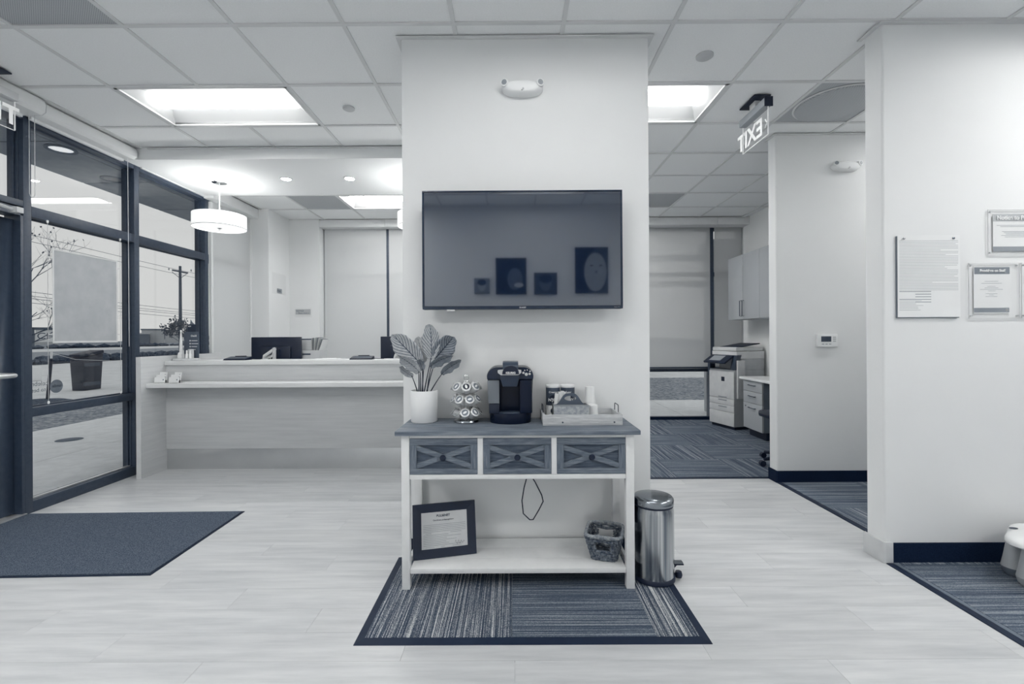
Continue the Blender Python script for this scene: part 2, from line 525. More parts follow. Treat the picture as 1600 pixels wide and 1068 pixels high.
def railseg(x0, x1, y0, y1):
    dz = .0004 if x1 - x0 < .03 else 0
    MB().box(x0, x1, y0, y1, ZC + dz, 3.0022).build('ceiling_rail', RAIL, ceil)
for (x0, x1, y0, y1) in regions:
    for j in range(-6, 9):
        yy = GY + j * S
        if y0 < yy < y1: railseg(x0, x1, yy - rw, yy + rw)
    for i in range(-2, 14):
        xx = GX + i * S
        if not x0 < xx < x1: continue
        # split where a fixture covers the line
        cuts = sorted((GY + j * S, GY + (j + 1) * S) for (ii, j) in troff if ii + 1 == i)
        s0 = y0
        for c, d in cuts:
            if c > s0 and c < y1: railseg(xx - rw, xx + rw, s0, c - rw)
            if d > y0 and c < y1: s0 = max(s0, d + rw)
        if s0 < y1: railseg(xx - rw, xx + rw, s0, y1)
def troffer(i, j, label, pw):
    t = thing('ceiling_light', label, 'ceiling light', (GX + i * S, GY + j * S, ZC), 0, None)
    Wd, Dp = 2 * S, S
    e = .013
    fr = MB()
    fr.box(e, Wd - e, e, e + .02, .0, .012).box(e, Wd - e, Dp - e - .02, Dp - e, .0, .012)
    fr.box(e, e + .02, e, Dp - e, .0, .012).box(Wd - e - .02, Wd - e, e, Dp - e, .0, .012)
    fr.build('frame', REFL, t)
    # curved reflector wings rising from the rim to the lens, with closed ends
    m = MB(); n = 8
    for side in (0, 1):
        vs = []
        for k in range(n + 1):
            a = k / n
            yy = e + .02 + a * (Dp * .5 - .10 - e - .02)
            zz = .012 + .055 * sin(a * pi * .5)
            if side: yy = Dp - yy
            vs += [(e + .02, yy, zz), (Wd - e - .02, yy, zz)]
        m.add(vs, [(2 * k, 2 * k + 1, 2 * k + 3, 2 * k + 2) for k in range(n)])
    for xx, dx in ((e + .02, .12), (Wd - e - .02, -.12)):
        vs = []
        for k in range(n + 1):
            yy = e + .02 + (Dp - 2 * e - .04) * k / n
            bul = sin(pi * k / n)
            vs += [(xx, yy, .010), (xx + dx * bul, yy, .012 + .07 * bul ** .5)]
        m.add(vs, [(2 * k, 2 * k + 1, 2 * k + 3, 2 * k + 2) for k in range(n)])
    m.box(e, Wd - e, e, Dp - e, .074, .078)
    m.build('reflector', REFL, t, smooth=True)
    l = MB(); prof = []
    for k in range(9):
        a = pi * k / 8
        prof.append((Dp / 2 - .10 * cos(a), .06 - .035 * sin(a)))
    l.prism([(p[0], p[1]) for p in prof], .10, Wd - .10, 'x')
    l.build('lens', emitter('troffer_lens_%g' % pw, WARM, pw), t, smooth=True)
    return t
tl = ['long recessed ceiling light left of the centre wall, above the entrance mat',
      'long recessed ceiling light just right of the centre wall top, partly hidden by it',
      'long recessed ceiling light overhead in front of the television wall',
      'long recessed ceiling light overhead by the storefront', 'long recessed ceiling light overhead above the waiting carpet',  # storefront fixture is out of view, added as fill
      'long recessed ceiling light mirrored at the top of the television', 'long recessed ceiling light at the rear left of the lobby',
      'long recessed ceiling light at the rear right of the waiting area', 'recessed ceiling light over the reception desk staff area behind the soffit']  # rear left and rear right fixtures are out of view, added as fill
tl += ['recessed ceiling light in the office hidden behind the centre wall', 'recessed ceiling light far down the hallway behind the right wall']  # both added out of sight to brighten the office and the hall
for (i, j), lb, pw in zip(troff, tl, TPOW): troffer(i, j, lb, pw)
# vents
def vent(i, j, label, round_=False):
    t = thing('ceiling_vent', label, 'ceiling vent', (GX + i * S, GY + j * S, 3.0022))
    if round_:
        MB().box(.013, S - .013, .013, S - .013, 0, .004).build('plate', VENTP, t)
        MB().lathe([(.27, 0), (.262, -.018), (.235, -.03), (.0, -.034)], (S / 2, S / 2, 0), 40).build('round_diffuser', VENTP, t, smooth=True)
        MB().lathe([(.275, 0), (.28, -.004), (.272, -.008)], (S / 2, S / 2, 0), 40).build('rim', RAIL, t, smooth=True)
    else:
        MB().box(.013, S - .013, .013, S - .013, 0, .004).build('perforated_panel', VENTP, t)
        MB().box(.02, S - .02, .02, S - .02, .005, .01).build('backing', DGREY, t)
def perf():
    m, t, p = base('perforated_white_metal', 190, .55, 0, .3)
    v = t.nodes.new('ShaderNodeTexVoronoi'); v.feature = 'F1'; v.inputs['Randomness'].default_value = 0; v.inputs['Scale'].default_value = 120
    t.links.new(coords(t, (1, 1, .01), rot=(0, 0, .78)), v.inputs['Vector'])
    t.links.new(ramp(t, v.outputs['Distance'], [(.30, 152), (.45, 192)]), p.inputs['Base Color'])
    return m
VENTP = perf()
vent(0, -1, 'square perforated ceiling vent in the top left corner of the view')
vent(8, 1, 'round perforated air diffuser in the ceiling above the hallway opening', True)
vent(0, 5, 'grey ceiling vent over the reception desk, left of the rear ceiling light')
vent(7, 5, 'dark ceiling vent far back in the office ceiling')
# ceiling discs
tag(MB().lathe([(.052, .006), (.052, -.002), (.046, -.006), (0, -.006)], (1.197, 2.862, ZC), 28).build('sprinkler_cover', LGREY, None, smooth=True),
    'flat round sprinkler cover in the ceiling right of the centre wall', 'sprinkler cover')
tag(MB().lathe([(.044, .006), (.044, -.002), (.038, -.006), (0, -.006)], (-1.231, 3.484, ZC), 28).build('sprinkler_cover', LGREY, None, smooth=True),
    'flat round sprinkler cover in the ceiling left of the centre wall', 'sprinkler cover')
# soffit over the reception
struct(MB().box(-3.53, 0, 4.185, 5.25, 2.894, 3.084).build('ceiling_soffit', SOFF))
struct(MB().box(-3.30, 0, 4.165, 4.184, 2.986, 2.9945).build('trim_8', RAIL))

# ================================================================ STRUCTURE: storefront on the left (plane x = -3.53)
XF, XG = -3.53, -3.605
win = sempty('window_1')
def mull(y0, y1, z0=0, z1=2.92, parent=None, name='mullion'):
    m = MB().box(XG - .045, XF, y0, y1, z0, z1)
    m.box(XG - .01, XG + .014, y0 - .012, y1 + .012, z0, z1).box(XG + .03, XG + .04, y0 - .006, y1 + .006, z0, z1)
    return m.build(name, ALU, parent or win, .0015)
def hrail(y0, y1, z0, z1, parent=None, name='transom'):
    m = MB().box(XG - .045, XF, y0 + .0005, y1 - .0005, z0, z1)
    m.box(XG - .01, XG + .014, y0 + .0005, y1 - .0005, z0 - .01, z1 + .01)
    return m.build(name, ALU, parent or win, .0015)
def pane(y0, y1, z0, z1, parent=None, name='pane', m=GLASS):
    return MB().box(XG - .003, XG + .003, y0, y1, z0, z1).build(name, m, parent or win)
mull(3.325, 3.38); mull(4.30, 4.357); mull(5.29, 5.347)
mull(-.95, -.895); mull(.55, .605); mull(2.24, 2.295); mull(6.13, 6.179)
for (a, b) in ((3.38, 4.30), (4.357, 5.29), (5.347, 6.13), (-.895, .55), (.605, 2.24)):
    lowr = a != 4.357 and a != 5.347
    hrail(a, b, 2.168, 2.245)
    hrail(a, b, .700, .765, name='rail')
    hrail(a, b, 0, .082, name='sill')
    hrail(a, b, 2.855, 2.92, name='head')
    pane(a + .008, b - .008, .084, .698); pane(a + .008, b - .008, .768, 2.165); pane(a + .008, b - .008, 2.248, 2.852)
struct(MB().box(-3.65, XF + .01, -1.0, 7.1, 2.921, 3.084).build('trim_9', WTRIM))
struct(MB().box(XF + .002, XF + .02, 4.37, 5.34, 2.885, 2.918).build('trim_10', WTRIM))
struct(MB().box(XF + .001, XF + .03, 5.352, 5.39, 0, 2.86).build('trim_11', WTRIM))
struct(MB().box(XF - .02, XF + .03, 6.15, 6.179, 0, 2.90).build('trim_12', WTRIM))
# bright sill flashing inside bay
struct(MB().box(XG + .004, XG + .03, 3.385, 4.295, .083, .093).build('trim_13', ALUH))
# door
door = sempty('door_1')
MB().box(XF - .10, XF - .055, 2.31, 2.36, .02, 2.13).box(XF - .10, XF - .055, 3.205, 3.305, .02, 2.13).box(XF - .10, XF - .055, 2.36, 3.205, .02, .28).box(XF - .10, XF - .055, 2.36, 3.205, 2.0, 2.13).build('door_leaf', ALU, door, .002)
MB().box(XF - .081, XF - .075, 2.362, 3.203, .28, 2.0).build('door_pane', GLASSD, door)
MB().box(XF - .12, XF, 3.305, 3.3245, 0, 2.16).box(XF - .12, XF, 2.2955, 2.309, 0, 2.16).box(XF - .12, XF, 2.309, 3.305, 2.16, 2.215).build('door_frame', ALU, door, .002)
MB().box(XF - .12, XF, 2.296, 3.324, 2.225, 2.27).build('transom_rail', ALU, door, .002)
MB().box(XF - .12, XF, 2.296, 3.324, 2.86, 2.92).build('head_rail', ALU, door, .002)
MB().box(XG - .003, XG + .003, 2.30, 3.322, 2.27, 2.86).build('transom_pane', GLASS, door)
MB().tube([(XF + .02, 2.42, 1.02), (XF + .075, 2.45, 1.02), (XF + .105, 2.5, 1.02), (XF + .105, 3.12, 1.02), (XF + .10, 3.165, 1.02), (XF + .04, 3.185, 1.02), (XF - .05, 3.19, 1.02)], .0165, 12).build('push_bar', ALUH, door, smooth=True)
MB().box(XF - .05, XF + .02, 2.5, 2.8, 2.165, 2.235).build('door_closer', LGREY, door, .006)
MB().tube([(XF + .02, 2.7, 2.20), (XF + .09, 2.95, 2.185), (XF + .085, 3.19, 2.165)], .012, 8).build('closer_arm', LGREY, door, smooth=True)
MB().box(XF + .06, XF + .12, 3.17, 3.215, 2.145, 2.185).build('closer_bracket', LGREY, door, .004)
struct(MB().box(XF - .10, XF + .012, 2.25, 3.33, -.003, .014).build('trim_14', ALUH, None, .003))
# rear windows (plane y ~ 7.0)
w2 = sempty('window_2')
def rmull(x0, x1, z0, z1, name='mullion', parent=w2):
    return MB().box(x0, x1, 6.99, 7.07, z0, z1).build(name, ALU, parent, .0015)
for a in (-2.83, -.95, -.07): rmull(a, a + .05, 0, 2.92)
MB().box(-1.885, -1.845, 6.892, 7.07, 0, 2.885).build('mullion', ALU, w2, .0015)
for a, b in ((-2.78, -1.90), (-1.85, -.95), (-.90, -.07)):
    for z0, z1 in ((0, .05), (.73, .785), (2.17, 2.24), (2.62, 2.67), (2.86, 2.92)): rmull(a, b, z0, z1, 'transom')
    for z0, z1 in ((.05, .73), (.785, 2.17), (2.24, 2.62), (2.67, 2.86)):
        MB().box(a, b, 7.02, 7.026, z0, z1).build('pane', GLASS, w2)
w3 = sempty('window_3')
rmull(.151, .20, 0, 2.92, parent=w3); rmull(1.50, 1.56, 0, 2.92, parent=w3); MB().box(2.955, 3.006, 6.912, 7.07, 0, 2.885).build('mullion', ALU, w3, .0015); rmull(3.40, 3.449, 0, 2.92, parent=w3)
for a, b in ((.20, 1.50), (1.56, 2.951), (3.010, 3.40)):
    for z0, z1 in ((0, .048), (.728, .775), (2.17, 2.23), (2.86, 2.92)): rmull(a, b, z0, z1, 'transom', w3)
    for z0, z1 in ((.048, .728), (.775, 2.17), (2.23, 2.86)):
        MB().box(a, b, 7.02, 7.026, z0, z1).build('pane', GLASS, w3)
struct(MB().box(-2.83, 3.45, 6.97, 7.1, 2.921, 3.084).build('trim_15', WTRIM))
struct(box('baseboard_rear', DARKB, .16, 3.44, 6.965, 6.985, .006, .05))
# shades
def roller(name_label, x0, x1, y0, y1, zt, zb, axis, m, boxspec, bar=DGREY):
    t = thing('roller_shade', name_label, 'roller shade', ((x0 + x1) / 2, (y0 + y1) / 2, zb))
    T = Matrix.Translation((-(x0 + x1) / 2, -(y0 + y1) / 2, -zb))
    if boxspec:
        q = MB(); q.T = T; q.box(*boxspec); q.build('cassette', WTRIM, t, .006)
    q = MB(); q.T = T; q.box(x0, x1, y0, y1, zb + .012, zt); q.build('shade_cloth', m, t)
    q = MB(); q.T = T
    if axis == 'x': q.box(x0, x1, y0 - .008, y1 + .008, zb, zb + .022)
    else: q.box(x0 - .008, x1 + .008, y0, y1, zb, zb + .022)
    q.build('bottom_bar', bar, t, .002)
    return t
roller('white roller shade lowered over the rear window left of the dark mullion', -2.805, -1.885, 6.885, 6.889, 2.90, .5, 'x', SHADE, (-2.822, -1.865, 6.735, 6.90, 2.886, 2.993))
roller('white roller shade lowered over the rear window beside the centre wall', -1.845, -.93, 6.885, 6.889, 2.90, .5, 'x', SHADE, (-1.863, -.90, 6.735, 6.90, 2.886, 2.993))
roller('white roller shade over the rear window hidden behind the centre wall', -.88, -.03, 6.885, 6.889, 2.90, .5, 'x', SHADE, (-.898, -.021, 6.735, 6.90, 2.886, 2.993))
roller('wide office roller shade lowered left of the dark mullion', 1.53, 2.950, 6.905, 6.909, 2.90, .785, 'x', SHADEO, (1.50, 2.985, 6.715, 6.93, 2.886, 2.993), ALU)
roller('office roller shade hidden at the left end of the rear window', .17, 1.49, 6.905, 6.909, 2.90, .785, 'x', SHADEO, (.151, 1.498, 6.715, 6.93, 2.886, 2.993), ALU)
roller('narrow office roller shade behind the copier', 3.015, 3.42, 6.905, 6.909, 2.90, .785, 'x', SHADEO, (2.987, 3.448, 6.715, 6.93, 2.886, 2.993), ALU)
roller('long white roller shade lowered over the side window left of the rear corner', -3.505, -3.501, 5.395, 6.145, 2.88, .4, 'y', SHADE, (-3.519, -3.40, 5.251, 6.175, 2.868, 2.992))
def cassette(label, y0, y1, x1, zb):
    t = thing('rolled_up_shade', label, 'roller shade', (XF + .012, (y0 + y1) / 2, ZC))
    hy = (y1 - y0) / 2
    pr = [(.001, -.002), (x1 - XF - .03, -.002), (x1 - XF - .008, -.02), (x1 - XF, -.05), (x1 - XF - .004, zb - ZC + .02), (x1 - XF - .03, zb - ZC), (.001, zb - ZC)]
    n = len(pr)
    q = MB(); q.add([(a, -hy, b) for a, b in pr] + [(a, hy, b) for a, b in pr], [tuple(range(n)), tuple(range(n, 2 * n))[::-1]] + [(i, n + i, n + (i + 1) % n, (i + 1) % n) for i in range(n)])
    q.build('cassette', WTRIM, t, smooth=True, angle=30)
    MB().box(.004, .03, -hy + .02, hy - .02, zb - ZC - .022, zb - ZC - .0005).build('bottom_bar', WHITE, t, .002)
    e = MB(); e.add([(a * 1.02, hy + .0005, b) for a, b in pr] + [(a * 1.02, hy + .004, b) for a, b in pr], [tuple(range(n)), tuple(range(n, 2 * n))[::-1]] + [(i, n + i, n + (i + 1) % n, (i + 1) % n) for i in range(n)])
    e.build('end_cap', LGREY, t)
    return t
c1 = cassette('rolled up shade cassette over the entrance door', 1.6, 3.305, -3.355, 2.875)
c2 = cassette('rolled up shade cassette over the storefront window beside the door', 3.325, 4.160, -3.395, 2.885)
def loop(parent, px, y0, y1, zt, zb):
    pts = [(px, y0, zt)] + [(px, y0, zt + (zb - zt) * .97)]
    for k in range(1, 6):
        a = pi * k / 6
        pts.append((px, (y0 + y1) / 2 - (y1 - y0) / 2 * cos(a), zb + .02 - .03 * sin(a)))
    pts += [(px, y1, zt + (zb - zt) * .97), (px, y1, zt)]
    return pts
l0 = MB(); l0.T = Matrix.Translation((-(XF + .012), -2.4525, -ZC))
l0.tube(loop(None, -3.42, 3.262, 3.30, 2.875, 2.29), .0022, 6).build('bead_chain', LGREY, c1, smooth=True)
l0 = MB(); l0.T = Matrix.Translation((-(XF + .012), -3.7425, -ZC))
l0.tube([(-3.45, 4.135, 2.885), (-3.45, 4.14, 1.2)], .002, 6).build('pull_cord', WHITE, c2, smooth=True)
# sign hanging in the first bay on two cables
hs = thing('hanging_sign', 'large blank grey poster hanging on cables in the window beside the door', 'sign', (-3.49, 3.775, 1.245))
MB().box(-.004, .002, -.275, .275, .003, .703).build('poster', plain('poster_back', 176, .7), hs)
fr = MB().box(.0025, .005, -.287, .287, -.005, .01).box(.0025, .005, -.287, .287, .70, .712).box(.0025, .005, -.287, -.275, .01, .70).box(.0025, .005, .275, .287, .01, .70)
fr.build('acrylic_edge', ACRYE, hs)
for yy in (-.318, .322):
    MB().tube([(0, yy, -.45), (0, yy, .90)], .0018, 6).build('cable', LGREY, hs)
    for zz in (-.462, .895):
        MB().lathe([(.005, 0), (.007, .006), (.007, .018), (.004, .022)], (0, yy, zz), 12).build('cable_clamp', WHITE, hs, smooth=True)
for zz in (.06, .64):
    for y0, y1 in ((-.318, -.284), (.284, .322)):
        MB().box(-.002, .003, y0, y1, zz, zz + .006).build('bracket', ACRYE, hs)
# decals on the outer face of the pane
dec = thing('window_decal', 'round grey decal with reversed lettering low on the window beside the door', 'decal', (-3.6105, 3.64, .898))
MB().cyl((-.0006, 0, 0), .052, .0005, 32, 'x').build('disc', DECAL, dec)
txt('lettering', 'smile', .036, (.0006, .037, -.008), '-x', PRINT, dec, 'LEFT', .0002)
txt('lettering', 'celebrate', .05, (.0006, -.065 , .018), '-x', PRINTM, dec, 'LEFT', .0002)
txt('lettering', 'to better', .042, (.0006, -.085, -.028), '-x', PRINTM, dec, 'LEFT', .0002)

# ================================================================ EXTERIOR
ext = sempty('ground_field')
MB().box(-300, 200, -80, 320, -.5, -.09).build('field', FIELD, ext)
MB().box(-25, 60, -60, 60, -.089, -.06).build('parking_lot', LOT, ext)
MB().box(-52, -25, -60, 120, -.089, -.07).build('verge', LAWN, ext)
MB().box(-66, -52, -80, 140, -.089, -.065).build('road', LOT, ext)
MB().box(-9.0, 25, -30, 14.6, -.0599, -.045).build('lawn_strip', LAWN, ext)
pave = struct(MB().box(-6.8, 25, -6, 9.4, -.0449, -.040).build('ground_sidewalk', CONC))
for i, (a, b) in enumerate(((-6.8, -5.06), (-5.06, -3.66))):
    yy = -1.2
    while yy < 9.3:
        MB().box(a + .006, b - .006, yy + .006, min(9.4, yy + 1.74) - .006, -.0399, -.03).build('paving_slab', CONC, pave)
        yy += 1.75
xx = -3.66
while xx < 6:
    MB().box(xx + .006, xx + 1.6, 7.12, 9.39, -.0399, -.03).build('paving_slab', CONC, pave)
    xx += 1.61
for k, (x, y) in enumerate(((-5.75, 5.96), (-5.12, 6.28))):
    tag(MB().lathe([(.14, 0), (.135, .004), (0, .005)], (x, y, -.0298), 24).build('drain_cover', BDARK, None, smooth=True),
        'dark round drain cover set in the pavement outside, ' + ('nearer the door' if k == 0 else 'beside the second window'), 'drain cover')
# covered walk canopy
can = struct(MB().box(-5.4, -3.66, -2, 8.6, 3.24, 3.42).build('ceiling_canopy', CANOPY))
yy = -1.5
while yy < 8.4:
    MB().box(-5.36, -4.55, yy, yy + 1.19, 3.22, 3.2395).build('canopy_panel', CANOPY, can)
    MB().box(-4.53, -3.68, yy, yy + 1.19, 3.22, 3.2395).build('canopy_panel', CANOPY, can)
    yy += 1.21
for x, y, lit, lb in ((-4.62, 4.72, CANLIT, 'lit round canopy light outside, seen through the window above the hanging sign'), (-4.86, 5.62, DGREY, 'unlit round canopy light outside beyond the lit one')):
    t = thing('canopy_light', lb, 'outdoor light', (x, y, 3.2198))
    MB().lathe([(.13, 0), (.13, -.012), (.10, -.014), (.10, 0)], (0, 0, 0), 28).build('trim_ring', BDARK, t, smooth=True)
    MB().lathe([(.098, -.003), (0, -.005)], (0, 0, 0), 28).build('lamp', lit, t)
# brick pier and beams of the walk behind the office
pier = struct(MB().box(3.30, 3.7, 7.6, 8.0, -.03, 2.70).build('wall_exterior_pier', BWALL, None, .01))
MB().box(3.22, 3.78, 7.55, 8.05, 2.70, 2.85).build('pier_cap', BWALL, pier, .01)
for z in (2.52, 2.08): MB().box(-1, 3.299, 7.7, 7.76, z, z + .1).build('beam', BDARK, pier)
# bare tree with stake
def tree(root, base_pt, h, seed, spread=1.0):
    rnd = random.Random(seed)
    m = MB(); tips = []
    def br(p, d, L, r, lvl):
        pts = [p]; q = p.copy()
        for k in range(4):
            d = (d + Vector((rnd.uniform(-1, 1), rnd.uniform(-1, 1), rnd.uniform(-.3, .6))) * .16).normalized()
            q = q + d * L / 4; pts.append(q.copy())
        m.tube(pts, [r * (1 - .13 * k) for k in range(5)], 5)
        tips.append(q)
        if lvl < 4:
            for k in range(4 if lvl < 3 else 3):
                a = rnd.uniform(0, 2 * pi)
                nd = (d + Vector((cos(a), sin(a), rnd.uniform(-.15, .5))) * rnd.uniform(.5, .95) * spread).normalized()
                br(pts[rnd.randint(2, 4)], nd, L * rnd.uniform(.5, .72), r * .5, lvl + 1)
    return m, br, tips
tb = thing('bare_tree', 'leafless young tree outside, at the left edge of the storefront window', 'tree', (-9.95, 9.1, -.05))
m, br, tips = tree(None, None, 4, 5)
np_r = (.95, .8, 1.0)
m2 = MB().tube([(0, 0, 0), (.03, 0, .6), (-.02, .02, 1.2), (.02, 0, 1.7), (.0, .03, 2.4)], [.055, .048, .042, .036, .02], 8)
m2.build('trunk', BARK, tb, smooth=True)
for k in range(9):
    a = k * 1.05
    br(Vector((.02, 0, 1.1 + .15 * k)), Vector((cos(a), sin(a) * .8, .35 + .06 * k)).normalized(), np_r[k % 3], .015, 1)
tag(m.build('branches', BARK, tb, smooth=True), kind='stuff')
ms = MB()
rr = random.Random(3)
for q in tips:
    if rr.random() < .1:
        ms.T = Matrix.Translation(q) @ Euler((rr.random() * 3, rr.random() * 3, 0)).to_matrix().to_4x4()
        ms.box(-.02, .02, -.012, .012, -.001, .001)
tag(ms.build('dry_leaves', BARK, tb), kind='stuff')
st = thing('tree_stake', 'black leaning tree stake with pale tie at the top, outside', 'stake', (-9.62, 9.5, -.05))
MB().tube([(0, 0, 0), (.07, .02, .92)], .028, 8).build('post', BLACKM, st, smooth=True)
MB().tube([(.07, .02, .93), (.08, .02, 1.08)], .02, 8).build('pale_tip', WHITE, st, smooth=True)
MB().tube([(.08, .02, 1.04), (.5, .1, .9), (1.1, .3, .86)], .004, 5).build('tie_wire', WHITE, st)
tag(MB().lathe([(.7, 0), (.5, .06), (.2, .1), (0, .11)], (-9.75, 9.3, -.05), 24, sx=.7, sy=1.2).build('mulch_mound', MULCH, None, smooth=True), 'dark mulch mound at the foot of the leaning stake', 'mulch mound', kind='thing')
tag(MB().box(-15.75, -15.35, 14.7, 15.0, -.055, .40).build('utility_box', WHITE, None, .02), 'low white utility box on the parking lot edge outside', 'utility box')
# dark bin outside
bn = thing('outdoor_bin', 'dark slope-topped waste bin standing on the parking lot outside', 'bin', (-11.25, 12.15, -.055))
bn.scale = (.5, .62, 1)
MB().add([(-.30, -.40, 0), (.30, -.40, 0), (.30, .40, 0), (-.30, .40, 0), (-.36, -.46, .86), (.36, -.46, .86), (.36, .46, .95), (-.36, .46, .95)],
         [(0, 3, 2, 1), (4, 5, 6, 7), (0, 1, 5, 4), (1, 2, 6, 5), (2, 3, 7, 6), (3, 0, 4, 7)]).build('body', BLACK, bn, .01)
MB().add([(-.39, -.49, .87), (.39, -.49, .87), (.39, .49, .96), (-.39, .49, .96), (-.37, -.47, .93), (.37, -.47, .93), (.37, .47, 1.04), (-.37, .47, 1.04)],
         [(0, 3, 2, 1), (4, 5, 6, 7), (0, 1, 5, 4), (1, 2, 6, 5), (2, 3, 7, 6), (3, 0, 4, 7)]).build('lid', BLACKM, bn, .01)
for z in (.62, .12): MB().box(.30, .37, -.42, .30, z, z + .09).build('band', DGREY, bn)  # grey strips standing in for reflections across the dark bin
MB().cyl((.2, .32, .08), .08, .08, 16, 'y').build('wheel', BLACKM, bn, smooth=True)
# yard sign
ys = thing('lawn_sign', 'small framed lettered sign on the grass outside, low in the window', 'sign', (-7.05, 6.62, -.045))
MB().box(-.006, .006, -.11, -.10, 0, .21).box(-.006, .006, .06, .07, 0, .21).box(-.006, .006, -.10, .06, .2, .21).box(-.006, .006, -.10, .06, .13, .14).build('frame', BLACKM, ys)
MB().box(-.003, .003, -.10, .06, .142, .198).build('panel', GREY, ys)
txt('lettering', 'FT', .10, (.007, -.07, .03), '+x', BLACKM, ys, 'LEFT', .003)
# utility pole
up = thing('utility_pole', 'tall wooden utility pole with crossarm beyond the parking lot', 'utility pole', (-35, 48.5, -.07))
MB().lathe([(.17, 0), (.12, 9.0)], (0, 0, 0), 12).build('pole', BARK, up, smooth=True)
MB().box(-.06, .06, -1.1, 1.1, 8.35, 8.5).build('crossarm', BARK, up)
up.children[-1].rotation_euler = (0, 0, radians(-54))
for yy in (-.95, .95): MB().lathe([(.05, 8.5), (.07, 8.6), (.03, 8.75)], (yy * sin(radians(54)), yy * cos(radians(54)), 0), 8).build('insulator', GREY, up, smooth=True)
for s_ in (-1, 1): MB().tube([(0, 0, 7.7), (s_ * .7 * sin(radians(54)), s_ * .7 * cos(radians(54)), 8.36)], .03, 6).build('brace', BARK, up)
def wire(z, dy, lb, xoff=0):
    pts = []
    for k in range(25):
        t = k / 24
        yy = -20 + 160 * t
        sag = -1.2 * (1 - (2 * ((t * 3) % 1) - 1) ** 2)
        pts.append((-35 + xoff, yy, z + sag * .4))
    tag(MB().tube(pts, .018, 5).build('power_line', BDARK), lb, 'power line', 'overhead lines beyond the parking lot')
for z, xo in ((8.75, .6), (8.55, -.6), (4.75, 0), (4.45, 0), (4.25, .1), (3.95, 0)):
    wire(z, 0, 'thin dark overhead line, %s of those strung past the utility pole' % {8.75: 'highest', 8.55: 'second highest', 4.75: 'third highest', 4.45: 'third lowest', 4.25: 'second lowest', 3.95: 'lowest'}[z], xo)
# leafy young tree near the pole
tb = thing('leafy_shrub', 'leafy young tree in front of the utility pole, seen above the desk', 'tree', (-22.5, 31.6, -.07))
m, br, tips = tree(None, None, 4, 12)
MB().tube([(0, 0, 0), (.02, 0, .8), (0, .03, 1.4)], [.07, .05, .04], 8).build('trunk', BARK, tb, smooth=True)
for k in range(6):
    a = k * 1.05 + .4
    br(Vector((0, 0, .5 + .14 * k)), Vector((cos(a), sin(a), .5 + .1 * k)).normalized(), .95, .02, 1)
tag(m.build('branches', BARK, tb), kind='stuff')
ms = MB(); rr = random.Random(9)
for q in tips:
    for k in range(3):
        ms.T = Matrix.Translation(q + Vector((rr.uniform(-.12, .12), rr.uniform(-.12, .12), rr.uniform(-.12, .12)))) @ Euler((rr.random() * 3, rr.random() * 3, rr.random() * 3)).to_matrix().to_4x4()
        ms.box(-.05, .05, -.035, .035, -.002, .002)
tag(ms.build('leaves', HEDGE, tb), kind='stuff')
# hedge row
hm = MB(); rr = random.Random(4)
for k in range(220):
    yy = 4 + k * .28
    r = rr.uniform(.22, .42)
    hm.lathe([(r * .8, 0), (r, r * .5), (r * .7, r * 1.0), (0, r * 1.2)], (-25.6 + rr.uniform(-.4, .4), yy, -.06), 7)
tag(hm.build('hedge', HEDGE), 'low ragged hedge along the far side of the parking lot', 'hedge', kind='stuff')
hm = MB()
for k in range(160):
    yy = 10 + k * .7
    r = rr.uniform(.4, .9)
    hm.lathe([(r * .8, 0), (r, r * .4), (0, r * .8)], (-70 + rr.uniform(-1.5, 1.5), yy, -.08), 6)
tag(hm.build('scrub', HEDGE), 'band of dark scrub beyond the road', 'scrub', kind='stuff')
# distant buildings
def building(x, y, wdt, dep, h, m, label, nwin, rz=0):
    b = thing('distant_building', label, 'building', (x, y, -.09), rz)
    MB().box(-dep / 2, dep / 2, -wdt / 2, wdt / 2, 0, h).build('wall', m, b)
    MB().box(-dep / 2 - .2, dep / 2 + .2, -wdt / 2 - .2, wdt / 2 + .2, h, h + .4).build('roof', BDARK if m is BWALL else BWALL, b)
    for k in range(nwin):
        y0 = -wdt / 2 + wdt * (k + .2) / nwin
        MB().box(dep / 2, dep / 2 + .1, y0, y0 + wdt / nwin * .6, h * .3, h * .75).build('window', BDARK, b)
    return b
building(-121, 155, 3.6, 6, 4.4, BWALL, 'pale low building on the horizon left of the leafy tree', 3, .6)
building(-128.5, 172, 6.5, 6, 4.4, BWALL, 'wide pale building on the horizon behind the leafy tree', 5, .6)
building(-121.5, 150, 3.5, 5, 3.0, BDARK, 'dark low building on the horizon beside the window mullion', 2, .6)
building(-134, 130, 12, 6, 2.6, BWALL, 'long low building on the horizon behind the hanging sign', 6, .6)
si = thing('roadside_sign', 'white roadside sign with dark lettering on the horizon left of the hanging sign', 'sign', (-95, 96, -.09), radians(-45))
MB().box(-.2, .2, -3.2, 3.2, .9, 3.4).build('panel', WHITE, si)
MB().box(-.4, .4, -4.2, -3.3, 0, 3.9).box(-.4, .4, 3.3, 3.8, 0, 3.9).build('post', BDARK, si)
MB().box(-.4, .4, -4.2, 3.8, 3.4, 3.9).build('cap', BDARK, si)
txt('lettering', 'CHASE', 1.9, (.21, -3.0, 1.5), '+x', BDARK, si, 'LEFT', .02)

